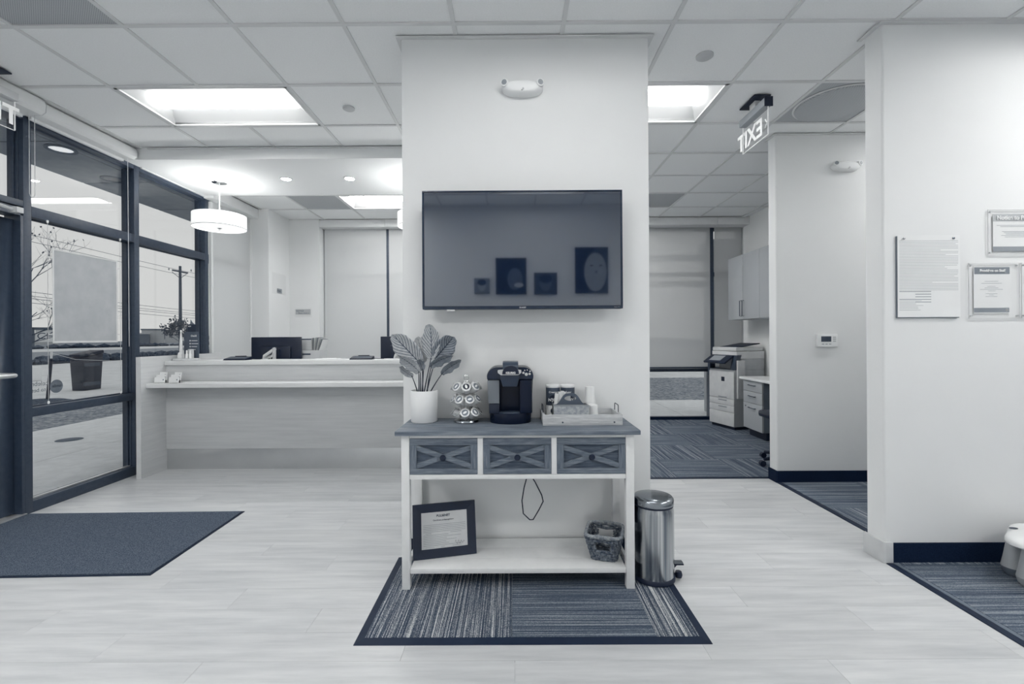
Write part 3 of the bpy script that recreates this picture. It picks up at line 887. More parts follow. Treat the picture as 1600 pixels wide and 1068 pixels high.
# ================================================================ RECEPTION DESK
dk = thing('reception_desk', 'long pale wood reception desk with raised counter and lower ledge', 'reception desk', (-3.37, 4.17, 0))
def dbox(name, m, x0, x1, y0, y1, z0, z1, bev=.002, par=None):
    q = MB(); q.T = Matrix.Translation((3.37, -4.17, 0)); q.box(x0, x1, y0, y1, z0, z1)
    return q.build(name, m, par or dk, bev)
dbox('side_panel', DESKS, -3.415, -3.371, 4.17, 5.33, 0, 1.103)
dbox('edge_band', plain('edge_band', 206, .4), -3.415, -3.371, 4.1685, 4.1699, 0, 1.103, 0)
dbox('front_panel', DESKW, -3.3705, -.002, 4.47, 4.495, .2, .816)
dbox('kick_panel', KICK, -3.37, -.002, 4.482, 4.495, .0, .199, .001)
dbox('ledge', DESKT, -3.37, -.002, 4.226, 4.70, .817, .857)
dbox('riser', DESKW, -3.37, -.002, 4.47, 4.49, .858, 1.011)
dbox('counter', DESKT, -3.37, -.002, 4.452, 4.78, 1.012, 1.052)
dbox('back_riser', DESKW, -3.37, -.002, 4.70, 4.72, 0, 1.011)
dbox('worktop', DESKT, -3.37, -.002, 4.721, 5.32, .71, .745)
dbox('end_panel', DESKW, -3.0, -2.97, 4.73, 5.3, 0, .709)
# business card holders
def cards(x, y, rz, label, n=3):
    h = thing('card_holder', label, 'card holder', (x, y, .8575), rz, 'business card holders on the desk ledge')
    m = MB()
    for k in range(3):
        m.box(-.048, .048, -.035 + .03 * k, -.033 + .03 * k, .0, .018 + .022 * k)
        m.box(-.048, .048, -.010 + .03 * k, -.008 + .03 * k, .0, .05 + .022 * k)
    m.box(-.048, .048, -.035, .055, 0, .002)
    m.build('tier', ACRY, h)
    for k in range(n):
        wd = .044 if k < 2 else .03
        c = MB(); c.T = Matrix.Translation((x, y, .8575)) @ Matrix.Rotation(rz, 4, 'Z') @ Matrix.Translation((-.002 * k, -.029 + .03 * k, .004 + .021 * k)) @ Matrix.Rotation(-.12, 4, 'X')
        c.box(-wd, wd, 0, .012, 0, .052)
        o = c.build('card_stack', PAPER)
        tag(o, 'stack of white business cards in the ' + ['front', 'middle', 'rear'][k] + ' tier of the ' + ('left' if x < -3.25 else 'right') + ' card holder', 'business cards', 'business cards on the desk ledge')
        d = MB(); d.T = c.T; d.box(wd - .016, wd - .006, -.0006, -.0001, .022, .032); d.build('printed_mark', PRINTM, o)
cards(-3.285, 4.30, .1, 'left clear tiered business card holder on the ledge')
cards(-3.145, 4.29, -.02, 'right clear tiered business card holder on the ledge')
# toothbrush display
td = thing('toothbrush_display', 'electric toothbrush display on a round base at the left end of the counter', 'display stand', (-3.27, 4.60, 1.0525), -.25)
MB().lathe([(.105, 0), (.108, .004), (.105, .02), (0, .021)], (0, 0, 0), 32).build('base_disc', LGREY, td, smooth=True)
MB().box(-.085, .10, .055, .062, .021, .285).build('sign_board', plain('sign_slate', 88, .6), td)
MB().box(-.05, .06, .064, .068, .285, .36).build('top_card', plain('sign_navy', 40, .6), td)
MB().prism([(-.015, .36), (.03, .36), (-.01, .41)], .064, .067, 'y').build('top_point', PRINTM, td)
txt('lettering', 'Oral-B', .026, (.005, .0542, .235), '-y', WHITE, td, 'LEFT', .0004, .0006)
txt('lettering', 'NEW', .016, (-.04, .0632, .335), '-y', WHITE, td, 'LEFT', .0003, .0004)
m = MB()
for k, wd in enumerate((.075, .085, .07, .05)):
    z = .195 - k * .03
    m.box(.012, .012 + wd, .0538, .0548, z - .003, z + .003); m.box(-.012, .002, .0538, .0548, z - .006, z + .006)
m.build('bullet_print', WHITE, td)
MB().lathe([(.014, .075), (.015, .09), (.014, .13), (.011, .2), (.008, .24), (.005, .28), (.008, .285), (.008, .30), (0, .302)], (-.045, -.01, 0), 14).build('toothbrush', WHITE, td, smooth=True)
MB().lathe([(.032, .021), (.03, .05), (.024, .075), (.02, .08)], (-.045, -.01, 0), 16).build('charger', WHITE, td, smooth=True)
for x, y in ((.0, -.04), (.03, -.05), (.055, -.035), (.08, -.02)):
    MB().lathe([(.012, .021), (.012, .06), (.007, .07), (.007, .10), (0, .102)], (x, y, 0), 10).build('brush_head', WHITE if x != .03 else LGREY, td, smooth=True)
MB().lathe([(.026, .021), (.026, .09), (.024, .11), (0, .112)], (.055, .01, 0), 16).build('jar', LGREY, td, smooth=True)
cb = MB().tube([(-.02, .10, .008), (-.05, .13, .02), (-.06, .15, .006), (.0, .16, .006)], .004, 8); cb.build('cable', WHITE, td, smooth=True)
# signature pads
def pad(x, y, rz, label):
    t = thing('signature_pad', label, 'signature pad', (x, y, 1.0525), rz)
    MB().add([(-.11, -.06, 0), (.11, -.06, 0), (.11, .06, 0), (-.11, .06, 0), (-.105, -.055, .014), (.105, -.055, .014), (.105, .058, .034), (-.105, .058, .034)],
             [(0, 3, 2, 1), (4, 5, 6, 7), (0, 1, 5, 4), (1, 2, 6, 5), (2, 3, 7, 6), (3, 0, 4, 7)]).build('body', BLACK, t, .003)
    MB().add([(-.08, -.035, .0175), (.08, -.035, .0175), (.08, .035, .0298), (-.08, .035, .0298), (-.08, -.035, .0185), (.08, -.035, .0185), (.08, .035, .0308), (-.08, .035, .0308)],
             [(0, 3, 2, 1), (4, 5, 6, 7), (0, 1, 5, 4), (1, 2, 6, 5), (2, 3, 7, 6), (3, 0, 4, 7)]).build('screen', DGREY, t)
    MB().tube([(-.05, .045, .036), (.06, .05, .037)], .004, 8).build('stylus', BLACKM, t, smooth=True)
    MB().tube([(.09, .058, .01), (.15, .05, .006), (.19, .03, .006), (.2, .06, .005)], .003, 6).build('cable', BLACKM, t, smooth=True)
pad(-2.75, 4.60, 0, 'black signature pad on the counter left of the first monitor')
pad(-1.50, 4.58, .05, 'black signature pad on the counter near the second monitor')
tag(MB().box(-2.0, -1.72, 4.53, 4.73, 1.0525, 1.0575).box(-1.93, -1.76, 4.60, 4.70, 1.0576, 1.063).build('paper_stack', PAPER), 'thin stack of white paper lying on the counter', 'paper stack')
# monitors
def monitor(x, y, label, rz=0, wd=.55):
    t = thing('monitor', label, 'monitor', (x, y, .7455), rz)
    h0, h1 = .14, .535
    MB().box(-wd / 2, wd / 2, 0, .02, h0, h1).build('housing', BLACK, t, .006)
    MB().box(-wd * .30, wd * .30, -.022, -.0005, h0 + .03, h1 - .1).build('rear_hump', BLACK, t, .01)
    MB().box(-wd / 2 + .012, wd / 2 - .012, .0205, .0225, h0 + .012, h1 - .012).build('screen', BLACKG, t)
    MB().box(-.05, .05, -.034, -.0225, .30, .40).build('mount_plate', BLACKM, t, .002)
    MB().tube([(.03, -.10, .03), (.03, -.10, .42)], .018, 12).build('arm_post', LGREY, t, smooth=True)
    MB().tube([(.03, -.08, .41), (-.09, -.075, .33), (-.10, -.06, .30)], .018, 8).build('arm', WHITE, t, smooth=True)
    MB().tube([(-.10, -.06, .30), (0, -.036, .34)], .014, 8).build('arm_end', WHITE, t, smooth=True)
    MB().lathe([(.07, 0), (.07, .012), (.03, .02), (.03, .03)], (.03, -.10, 0), 20).build('base', LGREY, t, smooth=True)
    MB().tube([(.03, -.12, .38), (-.02, -.13, .25), (.02, -.13, .12), (.06, -.12, .2)], .003, 6).build('cable', WHITE, t, smooth=True)
    return t
monitor(-2.60, 5.06, 'black computer monitor seen from behind with a pale arm, left of the file box')
monitor(-1.18, 5.06, 'black computer monitor seen from behind, half hidden by the plant')
fb = thing('file_organizer', 'grey file organiser box full of folders beside the left monitor', 'file organiser', (-2.27, 5.20, .7455))
MB().box(-.13, .13, -.10, .10, 0, .385).build('box', LGREY, fb, .003)
MB().box(-.13, .03, -.02, .10, .386, .50).build('upper_box', LGREY, fb, .003)
MB().box(-.06, .03, -.1035, -.1005, .335, .352).build('slot', DGREY, fb)
fr_ = [MB() for _ in range(9)]
for k, q in enumerate(fr_):
    q.T = Matrix.Translation((.035 + k * .0098, .01, .387)) @ Matrix.Rotation(.05 * k - .05, 4, 'Y')
    q.box(0, .003, -.09, .08, 0, .145 - .004 * abs(k - 3))
    q.build('folder', [LGREY, PAPERG, PAPER][k % 3], fb)
MB().box(-.12, 0, .0, .09, .501, .515).build('papers', DGREY, fb)
# label plates on the rear walls
a = thing('door_plate', 'small grey plate in a clear holder on the narrow side wall of the rear corner', 'wall plate', (-3.2695, 6.45, 1.88))
MB().box(0, .003, -.19, .19, 0, .29).build('holder', ACRY, a)
MB().box(.0035, .005, -.06, .07, .02, .08).build('plate', PAPERG, a)
txt('lettering', 'PUSH', .035, (.0052, -.05, .035), '+x', PRINT, a)
a = thing('wall_notice', 'small lettered notice in a clear holder on the rear wall left of the shade', 'notice', (-3.07, 6.7495, 1.57))
MB().box(-.125, .125, -.004, 0, 0, .14).build('holder', ACRY, a)
MB().box(-.11, .11, -.0055, -.0042, .045, .12).build('sheet', PAPERL, a)
txt('lettering', 'NOTICE', .03, (-.10, -.0058, .085), '-y', PRINT, a)
txt('lettering', 'Please check in', .026, (-.07, -.0058, .055), '-y', PRINT, a)
# pendants and downlights
def pendant(x, y, label):
    t = thing('pendant_lamp', label, 'pendant lamp', (x, y, 2.8938), 0, 'drum pendants over the reception desk')
    MB().lathe([(.0, -.001), (.07, -.001), (.07, -.018), (.05, -.026), (0, -.028)], (0, 0, 0), 28).build('canopy', CHROME, t, smooth=True)
    MB().tube([(0, 0, -.027), (0, 0, -.36)], .006, 8).build('rod', WHITE, t, smooth=True)
    MB().lathe([(.242, -.352), (.245, -.352), (.245, -.487), (.242, -.487), (.242, -.352)], (0, 0, 0), 48).build('lamp_shade', PEND, t, smooth=True)
    MB().lathe([(.2455, -.482), (.2465, -.482), (.2465, -.487), (.2455, -.487), (.2455, -.482)], (0, 0, 0), 48).build('rim', GREY, t, smooth=True)
    MB().lathe([(.24, -.480), (0, -.482)], (0, 0, 0), 48).build('diffuser', PENDL, t, smooth=True)
    MB().tube([(-.24, 0, -.36), (.24, 0, -.36)], .003, 6).build('spider', WHITE, t)
    for a in (0, 2.1, 4.2): MB().lathe([(0, -.415), (.025, -.405), (.032, -.39), (.025, -.37), (.012, -.36), (0, -.355)], (.09 * cos(a), .09 * sin(a), 0), 14).build('bulb', BULB, t, smooth=True)
    MB().lathe([(.022, -.483), (.022, -.487), (.008, -.495), (.010, -.505), (0, -.508)], (0, 0, 0), 16).build('finial', CHROME, t, smooth=True)
pendant(-3.03, 4.77, 'white drum pendant lamp hanging by the storefront window')
pendant(-.935, 4.77, 'white drum pendant lamp mostly hidden behind the centre wall')
def downl(x, y, label):
    t = thing('downlight', label, 'downlight', (x, y, 2.8938), 0, 'downlights in the reception soffit')
    MB().lathe([(.062, 0), (.062, -.004), (.045, -.005), (.045, -.001)], (0, 0, 0), 28).build('ring', WHITE, t, smooth=True)
    MB().lathe([(.044, -.002), (0, -.003)], (0, 0, 0), 28).build('lamp', DOWN, t)
downl(-2.31, 4.71, 'left round downlight in the reception soffit, nearer the pendant')
downl(-1.66, 4.71, 'right round downlight in the reception soffit')
downl(-.35, 4.71, 'round downlight in the soffit behind the centre wall')

# ================================================================ CENTRE WALL: television, emergency light
tv = thing('television', 'large black flat television mounted on the centre wall', 'television', (.054, 2.555, 1.42))
MB().box(-.553, .553, 0, .045, 0, .655).build('housing', BLACKM, tv, .004)
MB().box(-.30, .30, .045, .075, .12, .50).build('rear_housing', BLACKM, tv, .01)
MB().box(-.12, .12, .0755, .1145, .2, .46).build('wall_mount', BLACKM, tv)
MB().box(-.543, .543, -.001, -.0002, .018, .647).build('screen', TVG, tv)
bz = MB().box(-.553, .553, -.006, -.0002, 0, .0165).box(-.553, .553, -.006, -.0002, .648, .655).box(-.553, -.5435, -.006, -.0002, .0165, .648).box(.5435, .553, -.006, -.0002, .0165, .648)
bz.build('bezel', plain('bezel', 42, .25), tv, .001)
txt('lettering', 'SHARP', .0115, (0, -.0064, .0045), '-y', LGREY, tv, 'CENTER', .0003, .0002, 1.1)
txt('lettering', 'Roku TV', .008, (.535, -.0064, .006), '-y', GREY, tv, 'RIGHT', .0003)
MB().box(-.42, -.375, -.004, .006, -.010, -.0005).build('sensor', ACRYE, tv, .002)
def emergency(x, y, z, label, sc_=1):
    t = thing('emergency_light', label, 'emergency light', (x, y, z))
    prof = []
    vs = []; fs = []; n = 28; rings = 7
    for r_ in range(rings):
        a = (r_ / (rings - 1)) * pi / 2
        for k in range(n):
            th = 2 * pi * k / n
            ex = .118 * abs(cos(th)) ** .7 * (1 if cos(th) > 0 else -1) * (cos(a) * .35 + .65 if r_ < rings - 1 else .6)
            ez = (.036 if sin(th) > 0 else .046) * abs(sin(th)) ** .9 * (1 if sin(th) > 0 else -1) * (cos(a) * .35 + .65 if r_ < rings - 1 else .6)
            vs.append((ex, -.055 * sin(a), ez))
    for r_ in range(rings - 1):
        for k in range(n):
            k2 = (k + 1) % n
            fs.append((r_ * n + k, r_ * n + k2, (r_ + 1) * n + k2, (r_ + 1) * n + k))
    fs.append(tuple(range((rings - 1) * n, rings * n))); fs.append(tuple(range(n))[::-1])
    MB().add(vs, fs).build('housing', WHITE, t, smooth=True, angle=60)
    for s_ in (-1, 1):
        hd = MB(); hd.T = Matrix.Translation((s_ * .098, -.035, .016)) @ Matrix.Rotation(s_ * .25, 4, 'Z')
        hd.lathe([(.020, .02), (.023, .0), (.022, -.018), (.016, -.021)], (0, 0, 0), 20, 'y').build('lamp_head', WHITE, t, smooth=True)
        hd.v = []; hd.f = []
        hd.lathe([(.0155, -.0215), (.009, -.0225), (0, -.023)], (0, 0, 0), 16, 'y').build('lamp_lens', GREY, t, smooth=True)
    MB().lathe([(.006, -.050), (.006, -.058), (.003, -.059)], (.004, 0, -.022), 12, 'y').build('test_button', LGREY, t, smooth=True)
    MB().box(-.006, .0, -.0575, -.052, -.031, -.028).build('indicator', DGREY, t)
    return t
emergency(.061, 2.6685, 2.693, 'white twin-head emergency light high on the centre wall above the television')
emergency(2.86, 3.9785, 2.712, 'white twin-head emergency light high on the rear right wall')
# exit signs
def exit_sign(x, y0, y1, z0, z1, label, chev=False, ltop=None):
    t = thing('exit_sign', label, 'exit sign', (x, (y0 + y1) / 2, ZC))
    L = (y1 - y0) / 2; a, b = z0 - ZC, z1 - ZC
    MB().box(-.028, .028, -L - .004, L + .004, b, b + .052).build('housing', LGREY if not chev else GREY, t, .003)
    MB().box(-.03, .03, -L - .012, -L - .0045, b - .01, b + .06).build('end_cap', BLACKM, t, .004)
    MB().box(-.02, .02, -.04, .04, b + .053, -.0005).build('stem', LGREY, t, .002)
    MB().box(-.06, .06, -.11, .11, -.010, -.0002).build('ceiling_plate', BLACKM, t, .003)
    MB().box(-.003, .003, -L, L, a, b - .0005).build('acrylic_panel', ACRY, t)
    e = MB().box(-.0035, .0035, -L, L, a - .003, a).box(-.0035, .0035, -L - .003, -L, a, b).box(-.0035, .0035, L, L + .003, a, b)
    e.build('lit_edge', EXITL, t)
    H = (b - a)
    o = txt('lettering', 'EXIT', H * .88, (.0045, -L * .55 if chev else -L * .8, a + H * .18), '+x', EXITL, t, 'LEFT', .0006, .004)
    if chev:
        MB().add([(.0045, -L * .70, a + H * .62), (.0045, -L * .84, a + H * .47), (.0045, -L * .70, a + H * .32), (.0045, -L * .76, a + H * .32), (.0045, -L * .90, a + H * .47), (.0045, -L * .76, a + H * .62)],
                 [(0, 1, 4, 5), (1, 2, 3, 4)]).build('chevron', EXITL, t)
    return t
exit_sign(1.8, 3.246, 3.598, 2.68, 2.882, 'clear edge-lit exit sign hanging right of the centre wall, seen reversed', True)
exit_sign(-3.3, 2.70, 3.055, 2.655, 2.845, 'clear edge-lit exit sign over the entrance door, cut off at the left edge')

# ================================================================ RIGHT WALLS: thermostat and notices
th = thing('thermostat', 'white thermostat with dark screen on the rear right wall', 'thermostat', (2.69, 3.979, 1.165))
MB().box(-.088, .088, -.026, 0, 0, .112).build('housing', WHITE, th, .006)
MB().box(-.055, .03, -.0275, -.0262, .045, .092).build('screen', DGREY, th)
for k in range(3): MB().box(.045, .07, -.0285, -.0262, .045 + k * .017, .055 + k * .017).build('button', LGREY, th, .001)
for k in range(3): MB().box(-.05 + k * .03, -.03 + k * .03, -.0275, -.0262, .022, .028).build('mark', GREY, th)
pb = thing('posted_sheets', 'thick stack of text sheets pinned to the right wall with two screws', 'notice', (2.296, 2.569, 1.359))
MB().box(-.1695, .172, -.011, 0, 0, .452).build('backing', plain('sheet_backing', 120, .7), pb)
MB().box(-.168, .177, -.0135, -.0112, .004, .457).build('sheet', PAPER, pb)
rows = []; rr = random.Random(2)
for k in range(46):
    z = .425 - k * .0085
    if .095 < z < .145: continue
    rows.append((-.16, .165 - (rr.random() * .16 if rr.random() < .35 else 0) if z > .15 else -.02 - rr.random() * .05, z))
lines('printed_lines', rows, PAPERL, pb, -.0136, .0022)
lines('printed_table', [(-.16, -.07, .145), (-.16, -.07, .102)] + [(-.072, .015, .145 - k * .0145) for k in range(5)], PAPERG, pb, -.0136, .0035)
for x in (-.135, .138):
    MB().lathe([(.006, -.0137), (.006, -.019), (.003, -.021), (0, -.021)], (x, 0, .438), 12, 'y').build('screw', STEEL, pb, smooth=True)
def acrylic_notice(x0, x1, z0, z1, label, name='acrylic_notice'):
    t = thing(name, label, 'notice', (x0, 2.569, z0))
    W_, H_ = x1 - x0, z1 - z0
    MB().box(0, W_, -.009, -.006, 0, H_).build('acrylic_panel', ACRY, t)
    MB().box(0, .0016, -.010, -.0055, 0, H_).box(W_ - .0016, W_, -.010, -.0055, 0, H_).box(0, W_, -.010, -.0055, 0, .0016).box(0, W_, -.010, -.0055, H_ - .0016, H_).build('edge', ACRYE, t)
    for a_ in (.012, W_ - .012):
        for b_ in (.012, H_ - .012):
            MB().cyl((a_, -.012, b_), .005, .012, 10, 'y').build('standoff', LGREY, t, smooth=True)
    return t
n = acrylic_notice(2.632, 3.06, 1.706, 1.955, 'acrylic framed notice with a grey heading bar, highest on the right wall')
MB().box(.03, .40, -.0058, -.0045, .03, .225).build('sheet', PAPER, n)
MB().box(.03, .40, -.0066, -.0059, .184, .225).build('heading_bar', PAPERL, n)
MB().box(.03, .40, -.0066, -.0059, .018, .045).build('footer_bar', PAPERG, n)
txt('lettering', 'Notice to Patients', .031, (.048, -.0101, .1935), '-y', WHITE, n, 'LEFT', .0004, .0012)
lines('printed_lines', [(.05, .38, .162), (.07, .36, .155), (.08, .35, .128), (.09, .34, .121), (.10, .33, .114), (.075, .355, .106), (.095, .335, .098)], PAPERG, n, -.0059, .0022)
n = acrylic_notice(2.524, 2.806, 1.356, 1.660, 'acrylic framed staff notice between the text sheets and the frame edge')
MB().box(.03, .235, -.0058, -.0045, .025, .285).build('sheet', PAPER, n)
MB().box(.033, .228, -.0066, -.0059, .243, .281).build('heading_bar', plain('bar_grey', 128, .7), n)
MB().box(.030, .225, -.0066, -.0059, .031, .056).build('footer_bar', plain('bar_grey2', 132, .7), n)
txt('lettering', 'Providers on Staff', .0195, (.13, -.0101, .2555), '-y', WHITE, n, 'CENTER', .0004, .0009)
MB().lathe([(.0065, -.0070), (.0065, -.0075), (.004, -.0075), (.004, -.0070)], (.211, 0, .0435), 16, 'y').build('ring_logo', WHITE, n)
lines('printed_lines', [(.09, .165, .203), (.072, .185, .192), (.105, .150, .175), (.09, .165, .166), (.065, .19, .158), (.11, .15, .150), (.095, .16, .134), (.115, .14, .127), (.095, .16, .119)], PAPERG, n, -.0059, .0018)
n = acrylic_notice(2.815, 3.09, 1.356, 1.660, 'acrylic framed notice cut off by the right edge of the picture')
MB().box(.03, .235, -.0058, -.0045, .025, .285).build('sheet', PAPER, n)
MB().box(.033, .228, -.0066, -.0059, .243, .281).build('heading_bar', MATS['bar_grey'], n)

# ================================================================ RUG, MAT
rug = thing('console_rug', 'striped grey rug with black rubber edge under the console table', 'rug', (.074, 1.897, 0))
X0, X1, Y0, Y1 = -.739, .739, 0, .758
def rb(poly, nm='rubber_edge'):
    vs = [(p[0], p[1], 0.0002) for p in poly] + [(p[0], p[1], h) for p, h in zip(poly, (.002, .002, .008, .008))]
    MB().add(vs, [(3, 2, 1, 0), (4, 5, 6, 7), (0, 1, 5, 4), (1, 2, 6, 5), (2, 3, 7, 6), (3, 0, 4, 7)]).build(nm, RUB, rug)
rb([(X0, Y0), (X1, Y0), (X1 - .036, Y0 + .038), (X0 + .036, Y0 + .038)])
rb([(X1, Y0), (X1, Y1), (X1 - .036, Y1 - .005), (X1 - .036, Y0 + .038)])
rb([(X0, Y1), (X0, Y0), (X0 + .036, Y0 + .038), (X0 + .036, Y1 - .005)])
def rt_(x0, x1, y0, y1, m):
    o = MB().box(0, x1 - x0 - .001, 0, y1 - y0 - .001, .0002, .0085).build('carpet_tile', m, rug); o.location = (x0, y0, 0)
xs = [X0 + .0365, X0 + .0365 + .617, X0 + .0365 + 1.227, X1 - .0365]
for k, mm in enumerate((RX, RYM, RX)):
    rt_(xs[k], xs[k + 1], .0385, .648, mm); rt_(xs[k], xs[k + 1], .648, .752, RYM if mm is RX else RX)
mt = thing('entrance_mat', 'large dark grey entrance mat inside the door', 'mat', (-1.97, 3.372, 0))
poly = [(0, 0), (.021, -.905), (-1.535, -.945), (-1.553, -.028)]
def shrink(p, d): cx = sum(q[0] for q in p) / 4; cy = sum(q[1] for q in p) / 4; return [(q[0] + (d if q[0] < cx else -d), q[1] + (d if q[1] < cy else -d)) for q in p]
MB().prism(poly[::-1], .0002, .004).build('rubber_backing', RUB, mt)
MB().prism(shrink(poly, .012)[::-1], .0042, .009).build('pile', MATM, mt)

# ================================================================ CONSOLE TABLE
ct = thing('console_table', 'white console table with weathered top, three drawers and a low shelf', 'console table', (.02, 2.30, 0))
def cb_(name, m, x0, x1, y0, y1, z0, z1, bev=.0015, par=None):
    q = MB(); q.T = Matrix.Translation((-.02, -2.30, 0)); q.box(x0, x1, y0, y1, z0, z1)
    return q.build(name, m, par or ct, bev)
ZR = .0088
for x0, x1 in ((-.561, -.521), (.559, .600)):
    cb_('leg', WHITEP, x0, x1, 2.30, 2.34, ZR, .778); cb_('leg', WHITEP, x0, x1, 2.612, 2.652, ZR, .778)
for k in range(3):
    cb_('top_board', TOPW, -.589, .628, 2.280 + k * .1267, 2.280 + (k + 1) * .1267 - .0008, .779, .801, .002)
cb_('apron', WHITEP, -.5205, .5585, 2.303, 2.325, .763, .7785); cb_('apron', WHITEP, -.5205, .5585, 2.303, 2.325, .557, .580)
for x0, x1 in ((-.1805, -.1535), (.1885, .2145)): cb_('divider', WHITEP, x0, x1, 2.303, 2.60, .5805, .7625)
for x0, x1 in ((-.555, -.54), (.579, .594)): cb_('side_panel', WHITEP, x0, x1, 2.3405, 2.6115, .557, .778)
cb_('back_panel', WHITEP, -.5205, .5585, 2.63, 2.64, .557, .778); cb_('bottom_panel', WHITEP, -.5205, .5585, 2.326, 2.629, .557, .566)
def drawer(x0, x1):
    d = cb_('drawer', WHITEP, x0 + .004, x1 - .004, 2.330, 2.59, .585, .74)
    z0, z1 = .5815, .7615; y = 2.3035; W_ = x1 - x0; b = .034
    cb_('front_panel', DRWP, x0 + .0005, x1 - .0005, y + .0135, 2.3295, z0, z1, 0, d)
    cb_('frame_board', DRW, x0 + .0005, x1 - .0005, y, y + .0134, z1 - b, z1, .001, d); cb_('frame_board', DRW, x0 + .0005, x1 - .0005, y, y + .0134, z0, z0 + b * .8, .001, d)
    cb_('frame_board', DRWV, x0 + .0005, x0 + b, y - .0008, y + .0133, z0 + b * .8 + .0003, z1 - b - .0003, .001, d); cb_('frame_board', DRWV, x1 - b, x1 - .0005, y - .0008, y + .0133, z0 + b * .8 + .0003, z1 - b - .0003, .001, d)
    xi0, xi1, zi0, zi1 = x0 + b, x1 - b, z0 + b * .8, z1 - b
    ww = .013
    for s_ in (0, 1):
        a = (xi0, zi1) if s_ == 0 else (xi0, zi0)
        c = (xi1, zi0) if s_ == 0 else (xi1, zi1)
        dz = 1 if s_ == 0 else -1
        q = MB(); q.T = Matrix.Translation((-.02, -2.30, 0))
        q.prism([(a[0], a[1]), (a[0], a[1] - dz * 2 * ww), (c[0] - .0, c[1]), (c[0], c[1] + dz * 2 * ww)], y + .002 + .0025 * s_, y + .0134, 'y')
        q.build('cross_board', DRW, d)
    q = MB(); q.T = Matrix.Translation((-.02 + (x0 + x1) / 2, -2.30 + y, (z0 + z1) / 2 - .002))
    q.lathe([(.007, 0), (.007, -.012), (.014, -.016), (.0155, -.022), (.013, -.027), (0, -.029)], (0, 0, 0), 20, 'y').build('knob', BLACKM, d, smooth=True)
drawer(-.520, -.181); drawer(-.153, .188); drawer(.215, .5585)
for k in range(3):
    cb_('shelf_board', WHITEP, -.5205, .5585, 2.3045 + k * .117, 2.3045 + (k + 1) * .117 - .001, .086, .110, .002)
for x0, x1 in ((-.556, -.54), (.579, .595)): cb_('side_rail', WHITEP, x0, x1, 2.3405, 2.6115, .086, .110)
TT = .8012
# power cord hanging below
pts = [(.072, 2.50, .556), (.074, 2.50, .52), (.055, 2.50, .45), (.043, 2.5, .38), (.05, 2.5, .31), (.085, 2.5, .276), (.103, 2.5, .277), (.135, 2.5, .33), (.158, 2.5, .375), (.150, 2.5, .41), (.115, 2.5, .48), (.080, 2.5, .535), (.075, 2.5, .556)]
pc = tag(MB().tube([Vector(p) for p in pts], .0032, 8).build('loose_cable', BLACKM, None, smooth=True), 'black power cord hanging in a loop under the console drawers', 'power cord')
MB().box(.060, .088, 2.49, 2.51, .535, .5555).build('plug', BLACKM, pc, .003)

# ================================================================ PLANT
pot = thing('potted_plant', 'striped-leaf plant in a white cylinder pot at the left end of the console', 'potted plant', (-.496, 2.565, TT))
MB().lathe([(0, 0), (.070, 0), (.073, .004), (.075, .168), (.073, .172), (.069, .172), (.067, .15), (0, .15)], (0, 0, 0), 40).build('pot', CERAM, pot, smooth=True)
MB().lathe([(.067, .151), (.03, .155), (0, .156)], (0, 0, 0), 20).build('soil', MULCH, pot, smooth=True)
def leaf_mat(name, a, b, n=9):
    m, t, p = base(name, a, .5, 0, .4)
    uv = t.nodes.new('ShaderNodeUVMap')
    s_ = t.nodes.new('ShaderNodeSeparateXYZ'); t.links.new(uv.outputs[0], s_.inputs[0])
    def mth(op, x, y=None, z=None):
        k = t.nodes.new('ShaderNodeMath'); k.operation = op
        for i, q in enumerate((x, y, z)):
            if q is None: continue
            if isinstance(q, (int, float)): k.inputs[i].default_value = q
            else: t.links.new(q, k.inputs[i])
        return k.outputs[0]
    v = mth('ABSOLUTE', mth('SUBTRACT', s_.outputs[1], .5))
    u = mth('SUBTRACT', mth('MULTIPLY', s_.outputs[0], n), mth('MULTIPLY', v, n * .75))
    fr = mth('ABSOLUTE', mth('SUBTRACT', mth('FRACT', u), .5))
    vein = mth('LESS_THAN', fr, .11)
    mid = mth('LESS_THAN', v, .022)
    k = mth('MAXIMUM', vein, mid)
    nf = noise_n(t, coords(t, (1, 1, 1)), 60, 2)
    c1_ = ramp(t, nf, [(.3, a - 14), (.7, a + 12)])
    mx = t.nodes.new('ShaderNodeMix'); mx.data_type = 'RGBA'
    t.links.new(k, mx.inputs[0]); t.links.new(c1_, mx.inputs[6]); mx.inputs[7].default_value = D(b)
    t.links.new(mx.outputs[2], p.inputs['Base Color'])
    return m
LF = [leaf_mat('leaf_mid', 172, 70), leaf_mat('leaf_dark', 134, 44), leaf_mat('leaf_pale', 198, 140)]
STEM = plain('stem_dark', 30, .5)
PX = lambda u, v, y: ((u - 798) / 721.2 * y + .496, y - 2.565, 1.265 - (v - 526.4 - 0.8) / 721.2 * y - TT)
